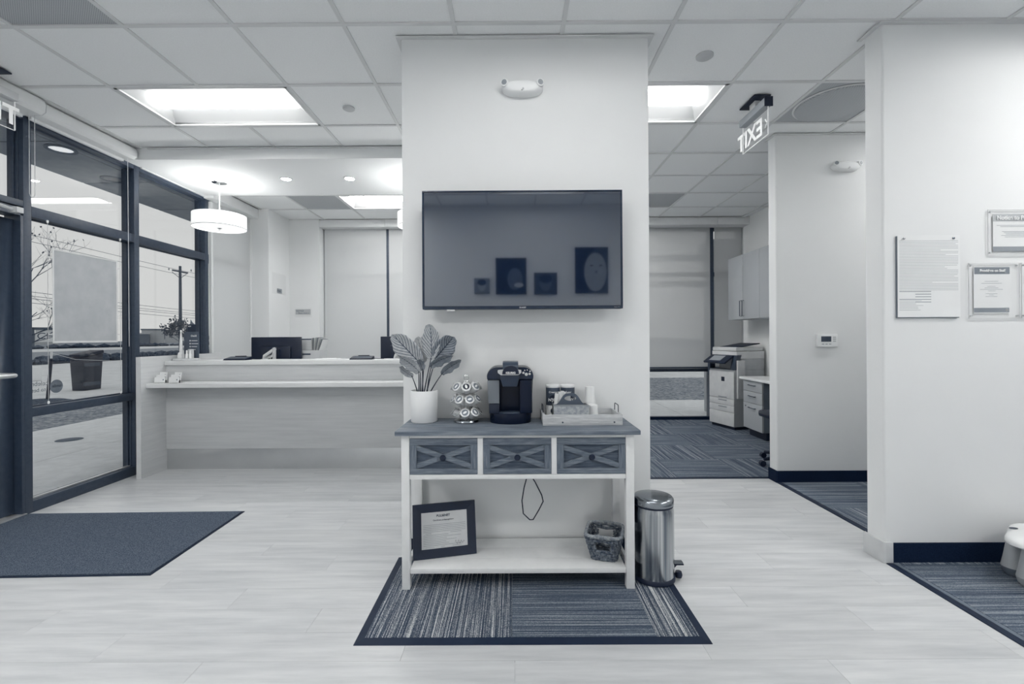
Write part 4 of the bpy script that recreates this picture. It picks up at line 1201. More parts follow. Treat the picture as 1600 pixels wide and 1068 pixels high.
def leaf(base_px, tip_px, width, y0, y1, m, twist=0, curl=.015, stem_to=None, ruf=.0035, seed=0, rootx=0):
    """blade from base to tip (photo proportions, unprojected at their own depth)"""
    b = Vector(PX(*base_px, y0)); tp = Vector(PX(*tip_px, y1))
    ax = tp - b; L = ax.length; ax.normalize()
    front = Vector((0, -1, 0))
    side = ax.cross(front).normalized(); nrm = side.cross(ax).normalized()
    side = (Matrix.Rotation(twist, 3, ax) @ side); nrm = side.cross(ax).normalized()
    nu, nv = 20, 10
    vs = []; uvs = []
    rr = random.Random(seed)
    for i in range(nu + 1):
        u = i / nu
        w = width * 1.22 * (sin(pi * min(1, u * .97 + .02)) ** .52) * (1 - .08 * u) if 0 < i < nu else width * .03
        for j in range(nv + 1):
            v = j / nv * 2 - 1
            rufv = ruf * (v * v) * sin(u * 17 + seed + (0 if v > 0 else 2))
            p = b + ax * (L * u + rufv * .8 * (1 if abs(v) > .7 else 0)) + side * (v * w / 2 + rufv * .7 * v) + nrm * (abs(v) * w * .16 - curl * 4 * u * (1 - u) + rufv + .0015 * sin((u * 9 - abs(v) * 3.4) * 2 * pi))
            vs.append(tuple(p)); uvs.append((u, j / nv))
    fs = []
    for i in range(nu):
        for j in range(nv):
            fs.append((i * (nv + 1) + j, i * (nv + 1) + j + 1, (i + 1) * (nv + 1) + j + 1, (i + 1) * (nv + 1) + j))
    me = bpy.data.meshes.new('leaf'); me.from_pydata(vs, [], fs)
    ul = me.uv_layers.new(name='UVMap')
    for pl in me.polygons:
        pl.use_smooth = True
        for li in pl.loop_indices: ul.data[li].uv = uvs[me.loops[li].vertex_index]
    me.materials.append(m)
    o = bpy.data.objects.new('leaf', me); C.objects.link(o); o.parent = pot
    md = o.modifiers.new('thickness', 'SOLIDIFY'); md.thickness = .0009
    rx = rootx
    mid = Vector(((rx * 1.2 + b.x) / 2 * .9, b.y * .5 + .0, (.155 + b.z) / 2))
    pts = []
    p0 = Vector((rx, 0, .152)); p2 = b + ax * .01; 
    for k in range(9):
        t = k / 8
        pts.append(p0 * (1 - t) ** 2 + mid * 2 * t * (1 - t) + p2 * t * t)
    MB().tube(pts, [.0036 - .0016 * k / 8 for k in range(9)], 8).build('stem', STEM, pot, smooth=True)
Z8 = lambda x, y: (600 + x / 5.936, 490 + y / 5.936)
leaf(Z8(350, 455), Z8(290, 215), .060, 2.60, 2.62, LF[2], .2, seed=3, rootx=-.012)
leaf(Z8(320, 470), Z8(55, 190), .100, 2.53, 2.50, LF[0], .1, seed=1, rootx=-.02)
leaf(Z8(415, 425), Z8(405, 98), .088, 2.55, 2.57, LF[0], -.1, seed=2, rootx=-.002)
leaf(Z8(450, 420), Z8(625, 215), .098, 2.56, 2.55, LF[1], .15, seed=4, rootx=.012)
leaf(Z8(310, 545), Z8(120, 400), .060, 2.50, 2.46, LF[0], -.35, seed=5, rootx=-.03)
leaf(Z8(247, 585), Z8(118, 490), .034, 2.52, 2.48, LF[0], .5, seed=6, rootx=-.035)
leaf(Z8(400, 490), Z8(615, 395), .052, 2.49, 2.52, LF[1], .6, seed=7, rootx=.016)
leaf(Z8(505, 560), Z8(692, 435), .045, 2.57, 2.56, LF[1], .3, seed=8, rootx=.03)
leaf(Z8(338, 525), Z8(300, 425), .036, 2.50, 2.50, LF[1], .2, seed=9, rootx=-.008)

# ================================================================ POD CAROUSEL
CXc, CYc = -.260, 2.545
car = thing('pod_carousel', 'chrome revolving coffee pod stand between the plant and the coffee maker', 'pod carousel', (CXc, CYc, TT))
MB().lathe([(0, 0), (.066, 0), (.069, .004), (.066, .012), (.02, .015), (.006, .017)], (0, 0, 0), 40).build('base', STEELL, car, smooth=True)
MB().tube([(0, 0, .016), (0, 0, .225)], .0045, 10).build('pole', CHROME, car, smooth=True)
MB().tube([(.013 * cos(a), 0, .238 + .016 * sin(a)) for a in [k * pi / 8 - pi / 2 for k in range(16)]], .0028, 8, True).build('loop_handle', CHROME, car, smooth=True)
tiers = [(.060, 0), (.131, .35), (.199, .1)]
pod0 = None
names_t = ['bottom', 'middle', 'top']
for ti, (zt, off) in enumerate(tiers):
    rg = MB()
    for r_, z_ in ((.066, zt - .012), (.036, zt - .040)):
        rg.tube([(r_ * cos(a), r_ * sin(a), z_) for a in [k * pi / 12 for k in range(24)]], .0014, 6, True)
    for k in range(4):
        a = k * pi / 2 + .2
        rg.tube([(0, 0, zt - .045), (.036 * cos(a), .036 * sin(a), zt - .040)], .0014, 6)
    rg.build('wire_ring', CHROME, car, smooth=True)
    for k in range(8):
        a = 2 * pi * k / 8 + off
        hr = MB()
        tl_ = .95
        cx, cy, cz = .073 * cos(a), .073 * sin(a), zt
        T = Matrix.Translation((cx, cy, cz)) @ Matrix.Rotation(a, 4, 'Z') @ Matrix.Rotation(tl_, 4, 'Y')
        hr.T = T
        hr.tube([(.0245 * cos(q), .0245 * sin(q), -.002) for q in [j * pi / 8 for j in range(16)]], .0012, 5, True)
        hr.build('pod_ring', CHROME, car, smooth=True)
        if ti == 0 and k in (5,) : continue
        if pod0 is None:
            pod = bpy.data.objects.new('coffee_pod', None); C.objects.link(pod); pod0 = pod; pod.empty_display_size = .01
            MB().lathe([(0, -.042), (.0155, -.042), (.0175, -.039), (.0215, -.001), (.0235, 0), (.0235, .0015), (.0215, .002)], (0, 0, 0), 20).build('cup', PODC, pod, smooth=True)
            MB().lathe([(.0212, .0021), (.0205, .0026), (0, .0026)], (0, 0, 0), 20).build('foil_lid', FOIL, pod, smooth=True)
            MB().lathe([(.016, .0027), (.016, .0030), (.0, .0031)], (0, 0, 0), 20).build('lid_print', PRINTM, pod, smooth=True)
            MB().lathe([(.011, .0032), (.011, .0034), (.0, .0035)], (0, 0, 0), 14, sx=1, sy=.55).build('lid_mark', PAPER, pod, smooth=True)
        else:
            pod = dup(pod0)
        pod.matrix_world = Matrix.Translation((CXc, CYc, TT)) @ T @ Matrix.Rotation(random.random() * 6, 4, 'Z') @ Matrix.Scale(1.1, 4)
        dark = (ti == 0 and k in (4, 5, 3)) or (ti == 2 and k % 3 == 0)
        if dark:
            pod['label'] = 'coffee pod with a dark printed lid in the %s tier of the pod carousel' % names_t[ti]
            for ch in list(pod.children):
                if ch.name.startswith('lid_print'):
                    if not bpy.data.meshes.get('dark_lid'):
                        me = ch.data.copy(); me.name = 'dark_lid'; me.materials[0] = BLACKM
                    ch.data = bpy.data.meshes['dark_lid']
        else: pod['label'] = 'white coffee pod with a pale printed lid in the %s tier of the pod carousel' % names_t[ti]
        sect = ['right side', 'rear right', 'rear', 'rear left', 'left side', 'front left', 'front', 'front right'][int(((a + pi / 8) % (2 * pi)) // (pi / 4))]
        pod['label'] = ('coffee pod with dark printed lid' if dark else 'white coffee pod with pale printed lid') + ', %s of the %s carousel tier' % (sect, names_t[ti])
        pod['category'] = 'coffee pod'
        pod['group'] = 'coffee pods in the %s tier%s' % (names_t[ti], ', dark lids' if dark else '')

# ================================================================ COFFEE MAKER
HOOD = plain('hood_black', 26, .22)
HEADM = plain('brew_head_grey', 46, .25)
cm = thing('coffee_maker', 'black single-serve coffee maker with clear side tank on the console', 'coffee maker', (-.017, 2.45, TT))
cm.scale = (1.05, 1, 1)
def arc(cx, cy, r, a0, a1, n=8): return [(cx + r * cos(a0 + (a1 - a0) * k / n), cy + r * sin(a0 + (a1 - a0) * k / n)) for k in range(n + 1)]
outl = [(-.107, .012), (.107, .012), (.119, .24)] + arc(.067, .25, .054, .1, pi / 2, 8) + arc(-.067, .25, .054, pi / 2, pi - .1, 8) + [(-.119, .24)]
MB().prism(outl, .085, .205, 'y').build('body', BLACKG, cm, .003)
fo = [(-.107, .205)] + [(.107 * cos(pi + a), .085 - .085 * sin(a) * .98) for a in [k * pi / 12 for k in range(13)]] + [(.107, .205)]
MB().prism(fo, 0, .055, 'z').build('base', BLACKG, cm, .003)
# forward sloping shoulders over the cup bay
top = [(-.1185, .235), (.1185, .235)] + arc(.067, .25, .053, .1, pi / 2, 8) + arc(-.067, .25, .053, pi / 2, pi - .1, 8)
MB().prism(top, .03, .0849, 'y').build('hood', HOOD, cm, .006)
MB().box(.048, .112, .02, .0849, .055, .2345).build('right_column', BLACKG, cm, .008)
MB().prism([(-.112, .109), (-.055, .109), (-.055, .2335), (-.117, .2335)], .02, .0845, 'y').build('water_tank', TANK, cm, .004)
MB().box(-.109, -.056, .022, .0849, .0555, .1085).build('tank_base', BLACK, cm, .003)
MB().prism([(-.058, .275), (.052, .275), (.036, .20), (-.038, .20)], -.003, .0295, 'y').build('brew_head', HEADM, cm, .006)
co = [(-.062, .29), (-.062, .275), (-.045, .262), (.040, .262), (.057, .275), (.057, .29), (.04, .292), (-.045, .292)]
MB().prism(co, -.012, -.0035, 'y').build('silver_collar', LGREY, cm, .003)
MB().prism([(-.038, .268)] + [(.045, .268)] + arc(.003, .272, .042, .0, pi, 10), -.016, -.0125, 'y').build('logo_plate', BLACK, cm)
MB().prism(arc(.0, .30, .045, 0, pi, 10)[::-1], 0, .001, 'y')
h = MB(); h.T = Matrix.Translation((.002, 0, 0))
vs = []
for x in (-.040, .040):
    for y, z in ((-.010, .285), (-.004, .312), (.02, .328), (.06, .335), (.10, .333), (.10, .318), (.02, .306), (.0, .285)):
        vs.append((x, y, z))
h.add(vs, [tuple(range(8)), tuple(range(8, 16))[::-1]] + [(i, 8 + i, 8 + (i + 1) % 8, (i + 1) % 8) for i in range(8)])
h.build('lid_handle', plain('handle_grey', 70, .25), cm, .005)
txt('lettering', 'KEURIG', .0135, (.003, -.0165, .271), '-y', WHITE, cm, 'CENTER', .0004, .0006, 1.05)
MB().lathe([(.068, .0555), (.070, .058), (.068, .060), (0, .060)], (-.003, .055, 0), 28, sx=1, sy=.7).build('drip_tray', DGREY, cm, smooth=True)
for k, (x, z, r_) in enumerate(((.068, .272, .006), (.083, .264, .0085), (.100, .266, .006), (.102, .28, .004), (.075, .285, .003), (.088, .287, .003))):
    MB().lathe([(r_, .0299), (r_, .0275), (0, .027)], (x, 0, z), 14, 'y').build('button', LGREY, cm, smooth=True)

# ================================================================ TRAY and contents
ty = thing('wooden_tray', 'whitewashed wooden serving tray with black wire handles on the console', 'tray', (.362, 2.42, TT))
MB().box(-.205, .205, 0, .225, .0, .008).build('base', TRAYW, ty)
MB().box(-.209, .209, -.006, .006, .0, .056).build('side_board', TRAYW, ty, .001)
MB().box(-.209, .209, .219, .231, .0, .056).build('side_board', TRAYW, ty, .001)
MB().box(-.209, -.197, .0065, .2185, .0082, .056).build('side_board', TRAYW, ty, .001)
MB().box(.197, .209, .0065, .2185, .0082, .056).build('side_board', TRAYW, ty, .001)
for x in (-.203, .203):
    MB().tube([(x, .07, .054), (x, .07, .090), (x, .078, .095), (x, .15, .095), (x, .158, .090), (x, .158, .054)], .0022, 8).build('handle', BLACKM, ty, smooth=True)
for x in (-.105, .165):
    MB().lathe([(.0045, -.0062), (.0045, -.010), (.0025, -.012), (0, -.012)], (x, 0, .017), 12, 'y').build('peg', DGREY, ty, smooth=True)
ZT_ = TT + .0085
def canister(x, label, sec):
    t = thing('creamer_canister', label, 'canister', (x, 2.595, ZT_), 0)
    r = .039
    MB().lathe([(0, 0), (r, 0), (r, .075), (r - .0002, .0752)], (0, 0, 0), 32).build('body', PAPER, t, smooth=True)
    MB().lathe([(r, .0755), (r + .0002, .076), (r + .0002, .172), (r, .173)], (0, 0, 0), 32).build('dark_label', plain('can_label_%s' % sec, 66 if sec else 76, .4), t, smooth=True)
    MB().lathe([(r + .001, .1735), (r + .0015, .175), (r + .0015, .186), (r - .002, .188), (0, .188)], (0, 0, 0), 32).build('lid', WHITE, t, smooth=True)
    MB().lathe([(.026, -.0405), (.026, -.0412), (0, -.0415)], (0, 0, .108), 24, 'y').build('round_logo', BLACKM, t)
    MB().lathe([(.017, -.0405), (.017, -.0412), (0, -.0415)], (.0, 0, .047), 20, 'y').build('lower_dot', BLACKM, t)
    txt('lettering', 'N\'JOY', .022, (0, -.0418, .1), '-y', WHITE, t, 'CENTER', .0003, .0006)
    txt('lettering', 'Creamer' if not sec else 'Sugar', .014, (0, -.0405, .145), '-y', WHITE, t, 'CENTER', .0003, .0002)
canister(.222, 'left drink powder canister with white lid at the back of the tray', 0)
canister(.305, 'right drink powder canister with white lid, behind the metal caddy', 1)
cd = thing('metal_caddy', 'galvanised metal caddy with arched handle plate at the front of the tray', 'caddy', (.305, 2.475, ZT_), .02)
q = MB(); q.box(-.093, .093, -.045, -.042, 0, .092).box(-.093, .093, .042, .045, 0, .092).box(-.093, -.090, -.042, .042, 0, .092).box(.090, .093, -.042, .042, 0, .092).box(-.09, .09, -.042, .042, 0, .003)
q.build('box', GALV, cd, .0008)
q = MB().box(-.094, .094, -.0465, -.0415, .0905, .0940).box(-.094, .094, .0415, .0465, .0905, .0940); q.build('rolled_rim', GREY, cd, .001)
ol = [(-.088, .093)] + [(-.088 + .176 * k / 24, .093 + .060 * (math.exp(-((k / 24 - .5) / .27) ** 4 * .55))) for k in range(25)] + [(.088, .093)]
hole = [(.032 * cos(a), .126 + .013 * sin(a)) for a in [2 * pi * k / 28 for k in range(28)]]
bm = bmesh.new()
vo = [bm.verts.new((p[0], 0, p[1])) for p in ol]; vh = [bm.verts.new((p[0], 0, p[1])) for p in hole]
es = [bm.edges.new((vo[i], vo[(i + 1) % len(vo)])) for i in range(len(vo))] + [bm.edges.new((vh[i], vh[(i + 1) % len(vh)])) for i in range(len(vh))]
bmesh.ops.triangle_fill(bm, edges=es, use_beauty=True)
me = bpy.data.meshes.new('handle_plate'); bm.to_mesh(me); bm.free(); me.materials.append(plain('handle_slate', 84, .5))
hp = bpy.data.objects.new('handle_plate', me); C.objects.link(hp); hp.parent = cd
md = hp.modifiers.new('s', 'SOLIDIFY'); md.thickness = .003; md.offset = 0
MB().box(-.0885, .0885, -.0012, .0012, .0035, .0935).build('divider', GREY, cd)
# packets and stir sticks in the caddy
rr = random.Random(5)
p0 = None
for k in range(14):
    q = MB(); q.box(-.0012, .0012, -.014, .014, 0, .108)
    if p0 is None: o = q.build('sugar_packet', PAPER); p0 = o
    else: o = p0.copy(); C.objects.link(o)
    o.location = (.224 + k * .0056, 2.499 + rr.uniform(-.004, .004), ZT_ + .040 + rr.uniform(-.003, .004) + (.012 if 3 < k < 9 else 0)); o.rotation_euler = (rr.uniform(-.04, .04), .08 + rr.uniform(-.03, .03), rr.uniform(-.15, .15) + .5)
    tag(o, 'white paper packet, %s, standing in the rear of the metal caddy' % ['leftmost', 'second from the left', 'third from the left', 'fourth from the left', 'fifth from the left', 'sixth from the left', 'just left of the middle', 'just right of the middle', 'sixth from the right', 'fifth from the right', 'fourth from the right', 'third from the right', 'second from the right', 'rightmost'][k], 'sugar packet', 'paper packets in the metal caddy')
def cup(x, y, z, label, group):
    o = MB().lathe([(.0, .083), (.0225, .083), (.023, .0845), (.0245, .083), (.0305, .004), (.032, .003), (.032, 0), (.0300, 0), (.0295, .004), (.0235, .080), (0, .080)], (0, 0, 0), 28).build('paper_cup', WHITE, None, smooth=True)
    o.location = (x, y, z); return tag(o, label, 'paper cup', group)
ca = cup(.430, 2.60, ZT_, 'white paper cup, bottommost in the taller upturned stack at the back of the tray', 'cups in the tall upturned stack')
for k in range(1, 9):
    o = ca.copy(); C.objects.link(o); o.location.z = ZT_ + .0113 * k
    o['label'] = 'white paper cup, %s in the taller upturned stack' % ['', 'second from the bottom', 'third from the bottom', 'fourth from the bottom', 'at the middle', 'fourth from the top', 'third from the top', 'second from the top', 'topmost'][k]
ca = cup(.434, 2.525, ZT_, 'white paper cup in the shorter upturned stack beside the metal caddy', 'cups in the short upturned stack')

# ================================================================ LOW SHELF: framed certificate, basket
cf = thing('framed_certificate', 'certificate in a wide black frame leaning on the low console shelf', 'framed certificate', (-.362, 2.425, .1105), radians(14))
R = Matrix.Rotation(radians(-13), 4, 'X')
W_, H_ = .333, .272
def fbq(poly, y0, y1, name, m, bev=0):
    q = MB(); q.T = Matrix.Translation((0, 0, .001)) @ R; q.prism(poly, y0, y1, 'y'); return q.build(name, m, cf, bev)
fw_ = .045
for p_ in ([(-W_ / 2, 0), (W_ / 2, 0), (W_ / 2 - fw_, fw_), (-W_ / 2 + fw_, fw_)], [(-W_ / 2, H_), (W_ / 2, H_), (W_ / 2 - fw_, H_ - fw_), (-W_ / 2 + fw_, H_ - fw_)],
           [(-W_ / 2, 0), (-W_ / 2, H_), (-W_ / 2 + fw_, H_ - fw_), (-W_ / 2 + fw_, fw_)], [(W_ / 2, 0), (W_ / 2, H_), (W_ / 2 - fw_, H_ - fw_), (W_ / 2 - fw_, fw_)]):
    q = MB(); q.T = Matrix.Translation((0, 0, .001)) @ R
    vs = [(p_[0][0], -.0, p_[0][1]), (p_[1][0], -.0, p_[1][1]), (p_[2][0], .010, p_[2][1]), (p_[3][0], .010, p_[3][1])]
    vs += [(p_[i][0], .02, p_[i][1]) for i in range(4)]
    q.add(vs, [(0, 1, 2, 3), (7, 6, 5, 4), (0, 4, 5, 1), (1, 5, 6, 2), (2, 6, 7, 3), (3, 7, 4, 0)])
    q.build('frame_side', plain('frame_black', 22, .35) if 'frame_black' not in MATS else MATS['frame_black'], cf)
fbq([(-W_ / 2 + fw_, fw_), (W_ / 2 - fw_, fw_), (W_ / 2 - fw_, H_ - fw_), (-W_ / 2 + fw_, H_ - fw_)], .012, .0135, 'certificate', plain('certificate_paper', 206, .6))
q = MB(); q.T = Matrix.Translation((0, 0, .001)) @ R
rr = random.Random(8)
for k in range(15):
    z = .163 - k * .0085
    if k in (5,): segs = [(-.10, -.07), (.03, .09)]
    elif k > 12: segs = [(-.10, -.055), (-.02, .0), (.04, .09)]
    else: segs = [(-.112, .112 if k < 5 else rr.uniform(0, .09))]
    for a, b in segs: q.box(a, b, .0113, .0119, z - .0009, z + .0009)
q.build('printed_lines', PAPERG, cf)
lr = (Matrix.Translation((0, 0, .001)) @ R)
for s_, sz, x, z, b_ in (('PULSENET', .016, -.005, .202, .0004), ('Certificate of Recognition', .0105, -.005, .182, .0)):
    o = txt('lettering', s_, sz, (0, 0, 0), '-y', PRINT, cf, 'CENTER', .0003, b_)
    o.matrix_basis = lr @ Matrix.Translation((x, .0112, z)) @ Matrix.Rotation(pi / 2, 4, 'X')
q = MB(); q.T = lr
q.tube([(.055 + .05 * t, .0112, .066 + .012 * sin(t * 22) * (1 - t * .6)) for t in [k / 30 for k in range(31)]], .0006, 4).build('signature', PRINT, cf)
q = MB(); q.T = lr; q.box(-.03, .03, .021, .023, .03, .2); q.build('easel_back', BLACKM, cf)
# basket
bk = thing('wicker_basket', 'small dark woven basket with cut-out handles at the right end of the low shelf', 'basket', (.478, 2.44, .1105), radians(-16))
def rsq(hx, hy, r, z, n=36, wob=0, ph=0):
    pts = []
    for k in range(n):
        a = 2 * pi * k / n
        cx_, sx_ = cos(a), sin(a)
        e = .38
        x = hx * abs(cx_) ** e * (1 if cx_ > 0 else -1); y = hy * abs(sx_) ** e * (1 if sx_ > 0 else -1)
        o_ = 1 + wob * (1 if (k + ph) % 2 else -1)
        pts.append((x * o_, y * o_, z + (wob * .03 if (k + ph) % 2 else 0)))
    return pts
WK = [speckle('wicker_a', 62, 132, 55, .8), speckle('wicker_b', 120, 176, 70, .8)]
q = MB()
NR = 9
for k in range(NR):
    t = k / (NR - 1); z = .006 + .118 * t
    hx, hy = .062 + .030 * t, .064 + .032 * t
    pts = rsq(hx, hy, 0, z, 36, .055, k)
    if .45 < t < .80:      # leave the hand holes open front and rear
        for sgn in (-1, 1):
            seg = [p for p in pts if not (abs(p[0]) < .036 and abs(p[1]) > hy * .6)]
        left = [p for p in pts if p[0] > 0 and not (abs(p[0]) < .036 and abs(p[1]) > hy * .6)]
        right = [p for p in pts if p[0] < 0 and not (abs(p[0]) < .036 and abs(p[1]) > hy * .6)]
        left.sort(key=lambda p: atan2(p[1], p[0])); right.sort(key=lambda p: atan2(p[1], p[0]) % (2 * pi))
        q.tube(left, .0078, 6); q.tube(right, .0078, 6)
    else:
        q.tube(pts, .0078, 6, True)
tag(q.build('woven_wall', WK[0], bk, smooth=True), kind='stuff')
MB().tube(rsq(.094, .099, 0, .134, 44), .0085, 8, True).build('rim', WK[1], bk, smooth=True)
q = MB()
for k in range(16):
    for sgn in (-1, 1):
        x = -.036 + .0048 * k
        q.tube([(x + .0082 * 0, sgn * .099 + .0098 * cos(a), .134 + .0098 * sin(a)) for a in [j * pi / 5 for j in range(10)]], .0021, 5, True)
tag(q.build('rim_wrapping', WK[1], bk, smooth=True), kind='stuff')
MB().box(-.054, .054, -.056, .056, .0005, .006).build('base', WK[0], bk)

# ================================================================ STAINLESS BIN
bi = thing('pedal_bin', 'brushed steel pedal bin standing right of the console table', 'pedal bin', (.728, 2.415, 0), 0)
MB().lathe([(.103, .0088), (.108, .012), (.108, .028), (.103, .034)], (0, 0, 0), 48).build('rubber_base', BLACKM, bi, smooth=True)
MB().lathe([(.1025, .0345), (.1025, .36), (.0985, .388)], (0, 0, 0), 56).build('body', STEEL, bi, smooth=True)
MB().lathe([(.0995, .3885), (.1005, .396), (.0995, .398)], (0, 0, 0), 48).build('black_seal', BLACKM, bi, smooth=True)
MB().lathe([(.102, .3985), (.1025, .402), (.1015, .424), (.095, .433), (.07, .440), (.0, .447)], (0, 0, 0), 56).build('lid', STEELL, bi, smooth=True)
MB().box(-.130, -.1035, -.030, .030, .30, .435).build('hinge_handle', BLACKM, bi, .006)
MB().box(.085, .150, -.016, .016, .083, .089).build('pedal', STEELL, bi, .002)
MB().box(.095, .152, -.018, .018, .076, .0828).build('pedal_pad', BLACKM, bi, .002)
MB().tube([(.095, 0, .02), (.105, 0, .06), (.12, 0, .076)], .006, 8).build('pedal_arm', BLACKM, bi, smooth=True)
MB().lathe([(0, .0085), (.016, .012), (.020, .026), (.016, .042), (0, .046)], (.126, -.01, 0), 16).build('foot_knob', BLACKM, bi, smooth=True)

# ================================================================ CHILD STOOL at right edge
ks = thing('play_stool', 'rounded white play stool on tapered grey legs at the right edge of the picture', 'stool', (2.70, 2.36, .006))
ol = []
for k in range(40):
    a = 2 * pi * k / 40
    r = .20 + .018 * cos(4 * a)
    ol.append((r * cos(a) * 1.18 + .02, r * sin(a) * .95 - .07))
vs = []; 
m = MB()
lay = [(.93, .205), (1.0, .215), (1.0, .228), (.95, .243), (.80, .250), (0.4, .252)]
for s_, z in lay:
    vs += [(p[0] * s_, p[1] * s_, z) for p in ol]
fs = [tuple(range(40))[::-1], tuple(range(200, 240))]
for j in range(5):
    fs += [(j * 40 + k, j * 40 + (k + 1) % 40, (j + 1) * 40 + (k + 1) % 40, (j + 1) * 40 + k) for k in range(40)]
m.add(vs, fs).build('seat', CERAM, ks, smooth=True, angle=50)
LEGM = plain('stool_leg', 170, .45); FOOTM = plain('stool_foot', 112, .45)
for x, y, dk_ in ((-.085, .062, 1), (-.128, -.052, 0), (.14, .062, 1), (.14, -.16, 1)):
    MB().lathe([(.026, .206), (.030, .17), (.040, .10), (.049, .05), (.0505, .045)], (x, y, 0), 24).build('leg', LEGM, ks, smooth=True)
    MB().lathe([(0, .0), (.028, .001), (.044, .016), (.0505, .0449)], (x, y, 0), 24).build('foot', FOOTM if dk_ else LEGM, ks, smooth=True)
MB().lathe([(.022, .2515), (.020, .2535), (0, .2537)], (-.105, .045, 0), 20, sx=1, sy=.55).build('eye_hole', DGREY, ks, smooth=True)

# ================================================================ OFFICE
uc = thing('wall_cabinet', 'grey upper cabinet run on the office right wall', 'wall cabinet', (3.105, 5.83, 1.49))
CAB = plain('cabinet_grey', 170, .5, 0, .4, 2, 3, .03)
CABD = plain('cabinet_shadow_gap', 120, .6)
MB().box(.02, .344, -1.68, .83, 0, .875).build('carcass', CAB, uc)
for k in range(6):
    y1 = .83 - k * .418
    d = MB().box(0, .0195, y1 - .416, y1 - .002, .0, .875).build('cabinet_door', CAB, uc, .0015)
    hy = y1 - .416 + .03 if k % 2 == 0 else y1 - .032
    MB().tube([(-.002, hy, .04), (-.028, hy, .04), (-.028, hy, .25), (-.002, hy, .25)], .005, 8).build('handle', DGREY, d, smooth=True)
od = thing('office_desk', 'pale office worktop with drawer pedestal along the office right wall', 'desk', (2.97, 5.94, .006))
MB().box(-.04, .475, -1.80, .06, .705, .735).build('worktop', WHITE, od, .006)
MB().box(.005, .47, -.45, 0, .10, .7045).build('pedestal', plain('pedestal_side', 110, .5), od)
MB().box(.05, .45, -.42, -.03, 0, .0995).build('plinth', BLACKM, od)
for z0, z1 in ((.57, .70), (.425, .565), (.10, .42)):
    d = MB().box(-.015, .0045, -.448, -.002, z0, z1).build('drawer', CAB, od, .0015)
    MB().tube([(-.015, -.30, z1 - .055), (-.035, -.30, z1 - .055), (-.035, -.15, z1 - .055), (-.015, -.15, z1 - .055)], .005, 8).build('handle', DGREY, d, smooth=True)
MB().lathe([(.009, -.0155), (.009, -.019), (0, -.02)], (0, -.06, .375), 12, 'x').build('lock', DGREY, od, smooth=True)
MB().box(.0, .47, -1.79, -1.76, 0, .7045).build('end_panel', CAB, od)
cp = thing('office_copier', 'large pale grey office copier with dark control panel in the office corner', 'copier', (2.80, 6.60, .006), radians(16.5))
cp.scale = (.85, 1, 1)
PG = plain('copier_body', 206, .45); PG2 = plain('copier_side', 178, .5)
# local: x = depth away from its front face, y = negative towards the camera
MB().box(.012, .60, -.47, 0, .04, .60).build('lower_body', PG2, cp, .004)
MB().box(.03, .58, -.45, -.02, 0, .0395).build('base', BLACKM, cp)
for z0, z1, hn in ((.045, .225, 0), (.23, .315, 1), (.32, .405, 1), (.41, .775, 1)):
    d = MB().box(0, .0115, -.47, 0, z0, z1).build('paper_drawer' if z1 < .5 else 'front_door', PG, cp, .003)
    if hn: MB().box(-.002, -.0002, -.34, -.18, z0 + .008 if z1 > .5 else z1 - .03, z0 + .022 if z1 > .5 else z1 - .014).build('grip', GREY, d)
MB().box(-.001, -.0002, -.30, -.24, .64, .70).build('badge', BLACKM, cp)
MB().box(.012, .60, -.47, 0, .601, .80).build('upper_body', PG2, cp, .004)
MB().box(.15, .60, -.47, -.05, .801, .95).build('output_bay', PG2, cp, .004)
MB().box(.012, .149, -.42, -.01, .801, .806).build('output_tray', DGREY, cp)
MB().prism([(.0, .80), (.06, .80), (.15, 1.0), (.06, 1.0)], -.475, -.40, 'y').build('control_support', DGREY, cp, .003)
q = MB(); q.T = Matrix.Translation((-.02, -.2, .93)) @ Matrix.Rotation(-.5, 4, 'Y'); q.box(-.10, .10, -.22, .2, 0, .025); q.build('control_panel', BLACKM, cp, .004)
q = MB(); q.T = Matrix.Translation((-.02, -.2, .93)) @ Matrix.Rotation(-.5, 4, 'Y'); q.box(-.06, .07, -.1, .12, .0255, .028); q.build('touch_screen', GREY, cp)
MB().box(.06, .60, -.47, 0, .951, 1.05).build('scanner', PG, cp, .006)
MB().box(.06, .58, -.46, -.01, 1.055, 1.105).build('document_feeder', PG, cp, .01)
q = MB(); q.T = Matrix.Translation((.34, -.24, 1.12)) @ Matrix.Rotation(-.12, 4, 'Y'); q.box(-.2, .22, -.19, .17, 0, .012); q.build('feeder_tray', BLACKM, cp, .003)
for z in (.0,): MB().box(.2, .24, -.478, -.4705, .45, .62).build('side_latch', DGREY, cp)
MB().box(.05, .19, -.5, -.4715, .42, .93).build('side_panel', PG, cp, .004)
MB().box(.02, .12, .0, .05, .70, .92).build('side_tray', DGREY, cp)
# office chair (mostly behind the rear right wall)
oc = thing('office_chair', 'black office chair mostly hidden behind the rear right wall', 'office chair', (2.70, 4.50, .006))
for k in range(5):
    a = 2 * pi * k / 5 + pi + .12
    MB().tube([(0, 0, .10), (.28 * cos(a), .28 * sin(a), .065)], [.028, .016], 8).build('leg', BLACKM, oc, smooth=True)
    MB().lathe([(.008, -.02), (.028, -.018), (.028, .018), (.008, .02)], (.30 * cos(a), .30 * sin(a), .028), 14, 'y').build('caster', BLACKM, oc, smooth=True)
MB().cyl((0, 0, .08), .025, .36, 14).build('column', BLACKM, oc, smooth=True)
MB().box(-.21, .21, -.22, .22, .44, .51).build('seat', BLACK, oc, .03)
MB().box(.19, .23, -.20, .20, .56, 1.0).build('backrest', BLACK, oc, .025)
MB().tube([(.1, 0, .45), (.20, 0, .47), (.21, 0, .6)], .015, 8).build('back_support', BLACKM, oc, smooth=True)

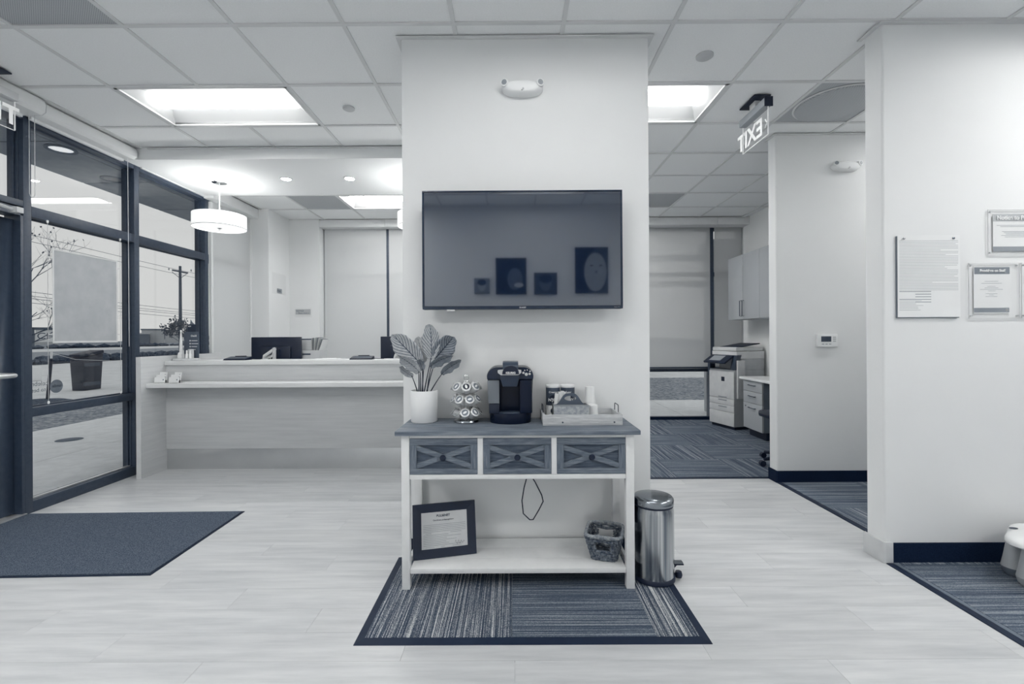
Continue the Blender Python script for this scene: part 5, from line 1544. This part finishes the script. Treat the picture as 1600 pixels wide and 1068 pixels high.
# ================================================================ WALL BEHIND: framed portraits (seen in the television)
YB = -.9495
SKIN = [plain('portrait_tone_%d' % k, g, .8) for k, g in enumerate((150, 96, 178))]
PBG = [plain('portrait_ground_%d' % k, g, .8) for k, g in enumerate((70, 40, 120))]
def ell(cx, cz, rx, rz, n=24): return [(cx + rx * cos(2 * pi * k / n), cz + rz * sin(2 * pi * k / n)) for k in range(n)]
def portrait(xc, z0, w_, h_, label, style):
    t = thing('portrait_print', label, 'portrait', (xc, YB, z0))
    MB().box(-w_ / 2, w_ / 2, .0, .03, 0, h_).build('canvas', PBG[style % 3] if style != 3 else PBG[0], t, .002)
    q = MB()
    if style == 3:      # long dark hair at one side, smiling face
        MB().prism(ell(.05, h_ * .46, w_ * .34, h_ * .42), .0302, .0308, 'y').build('face', SKIN[0], t)
        MB().prism([(-w_ / 2, 0), (-w_ / 2, h_), (w_ * .15, h_), (-w_ * .1, h_ * .84), (-w_ * .24, h_ * .62), (-w_ * .25, h_ * .34), (-w_ * .05, 0)], .0309, .0314, 'y').build('hair', BLACKM, t)
        for x in (.0, .12): MB().prism(ell(x, h_ * .6, .024, .008), .0309, .0316, 'y').build('eye', BLACKM, t)
        MB().prism([(x_, h_ * .34 - .022 * (1 - ((x_ - .06) / .06) ** 2)) for x_ in [.0 + .012 * q_ for q_ in range(11)]], .0309, .0316, 'y').build('smile', PAPERG, t)
        MB().prism(ell(.06, h_ * .46, .016, .018), .0309, .0313, 'y').build('nose', SKIN[1], t)
    elif style == 1:
        MB().prism(ell(-.02, h_ * .5, w_ * .42, h_ * .44), .0302, .0308, 'y').build('hair', BLACKM, t)
        MB().prism(ell(.05, h_ * .42, w_ * .25, h_ * .3), .0309, .0313, 'y').build('face', SKIN[1], t)
        MB().prism(ell(.1, h_ * .25, .06, .03), .0314, .0318, 'y').build('smile', PAPERL, t)
    else:
        MB().prism(ell(0, h_ * .5, w_ * .26, h_ * .36), .0302, .0308, 'y').build('face', SKIN[0 if style else 1], t)
        MB().prism(ell(0, h_ * .72, w_ * .28, h_ * .2), .0309, .0313, 'y').build('hair', BLACKM, t)
D_ = 6.07
def RXp(u): return (u - 797) / 721.2 * D_
def RZp(v): return 1.265 + (526 - v) / 721.2 * D_
portrait(RXp(749), RZp(458), .20, .20, 'small dark portrait print on the wall behind, leftmost in the television reflection', 2)
portrait(RXp(794.5), RZp(459.5), .40, .475, 'large dark portrait print mirrored near the middle of the television', 1)
portrait(RXp(848), RZp(460), .30, .285, 'mid-sized portrait print mirrored between the two large ones', 0)
portrait(RXp(919.5), RZp(458.5), .43, .60, 'large portrait print of a smiling long-haired person mirrored at the right of the television', 3)
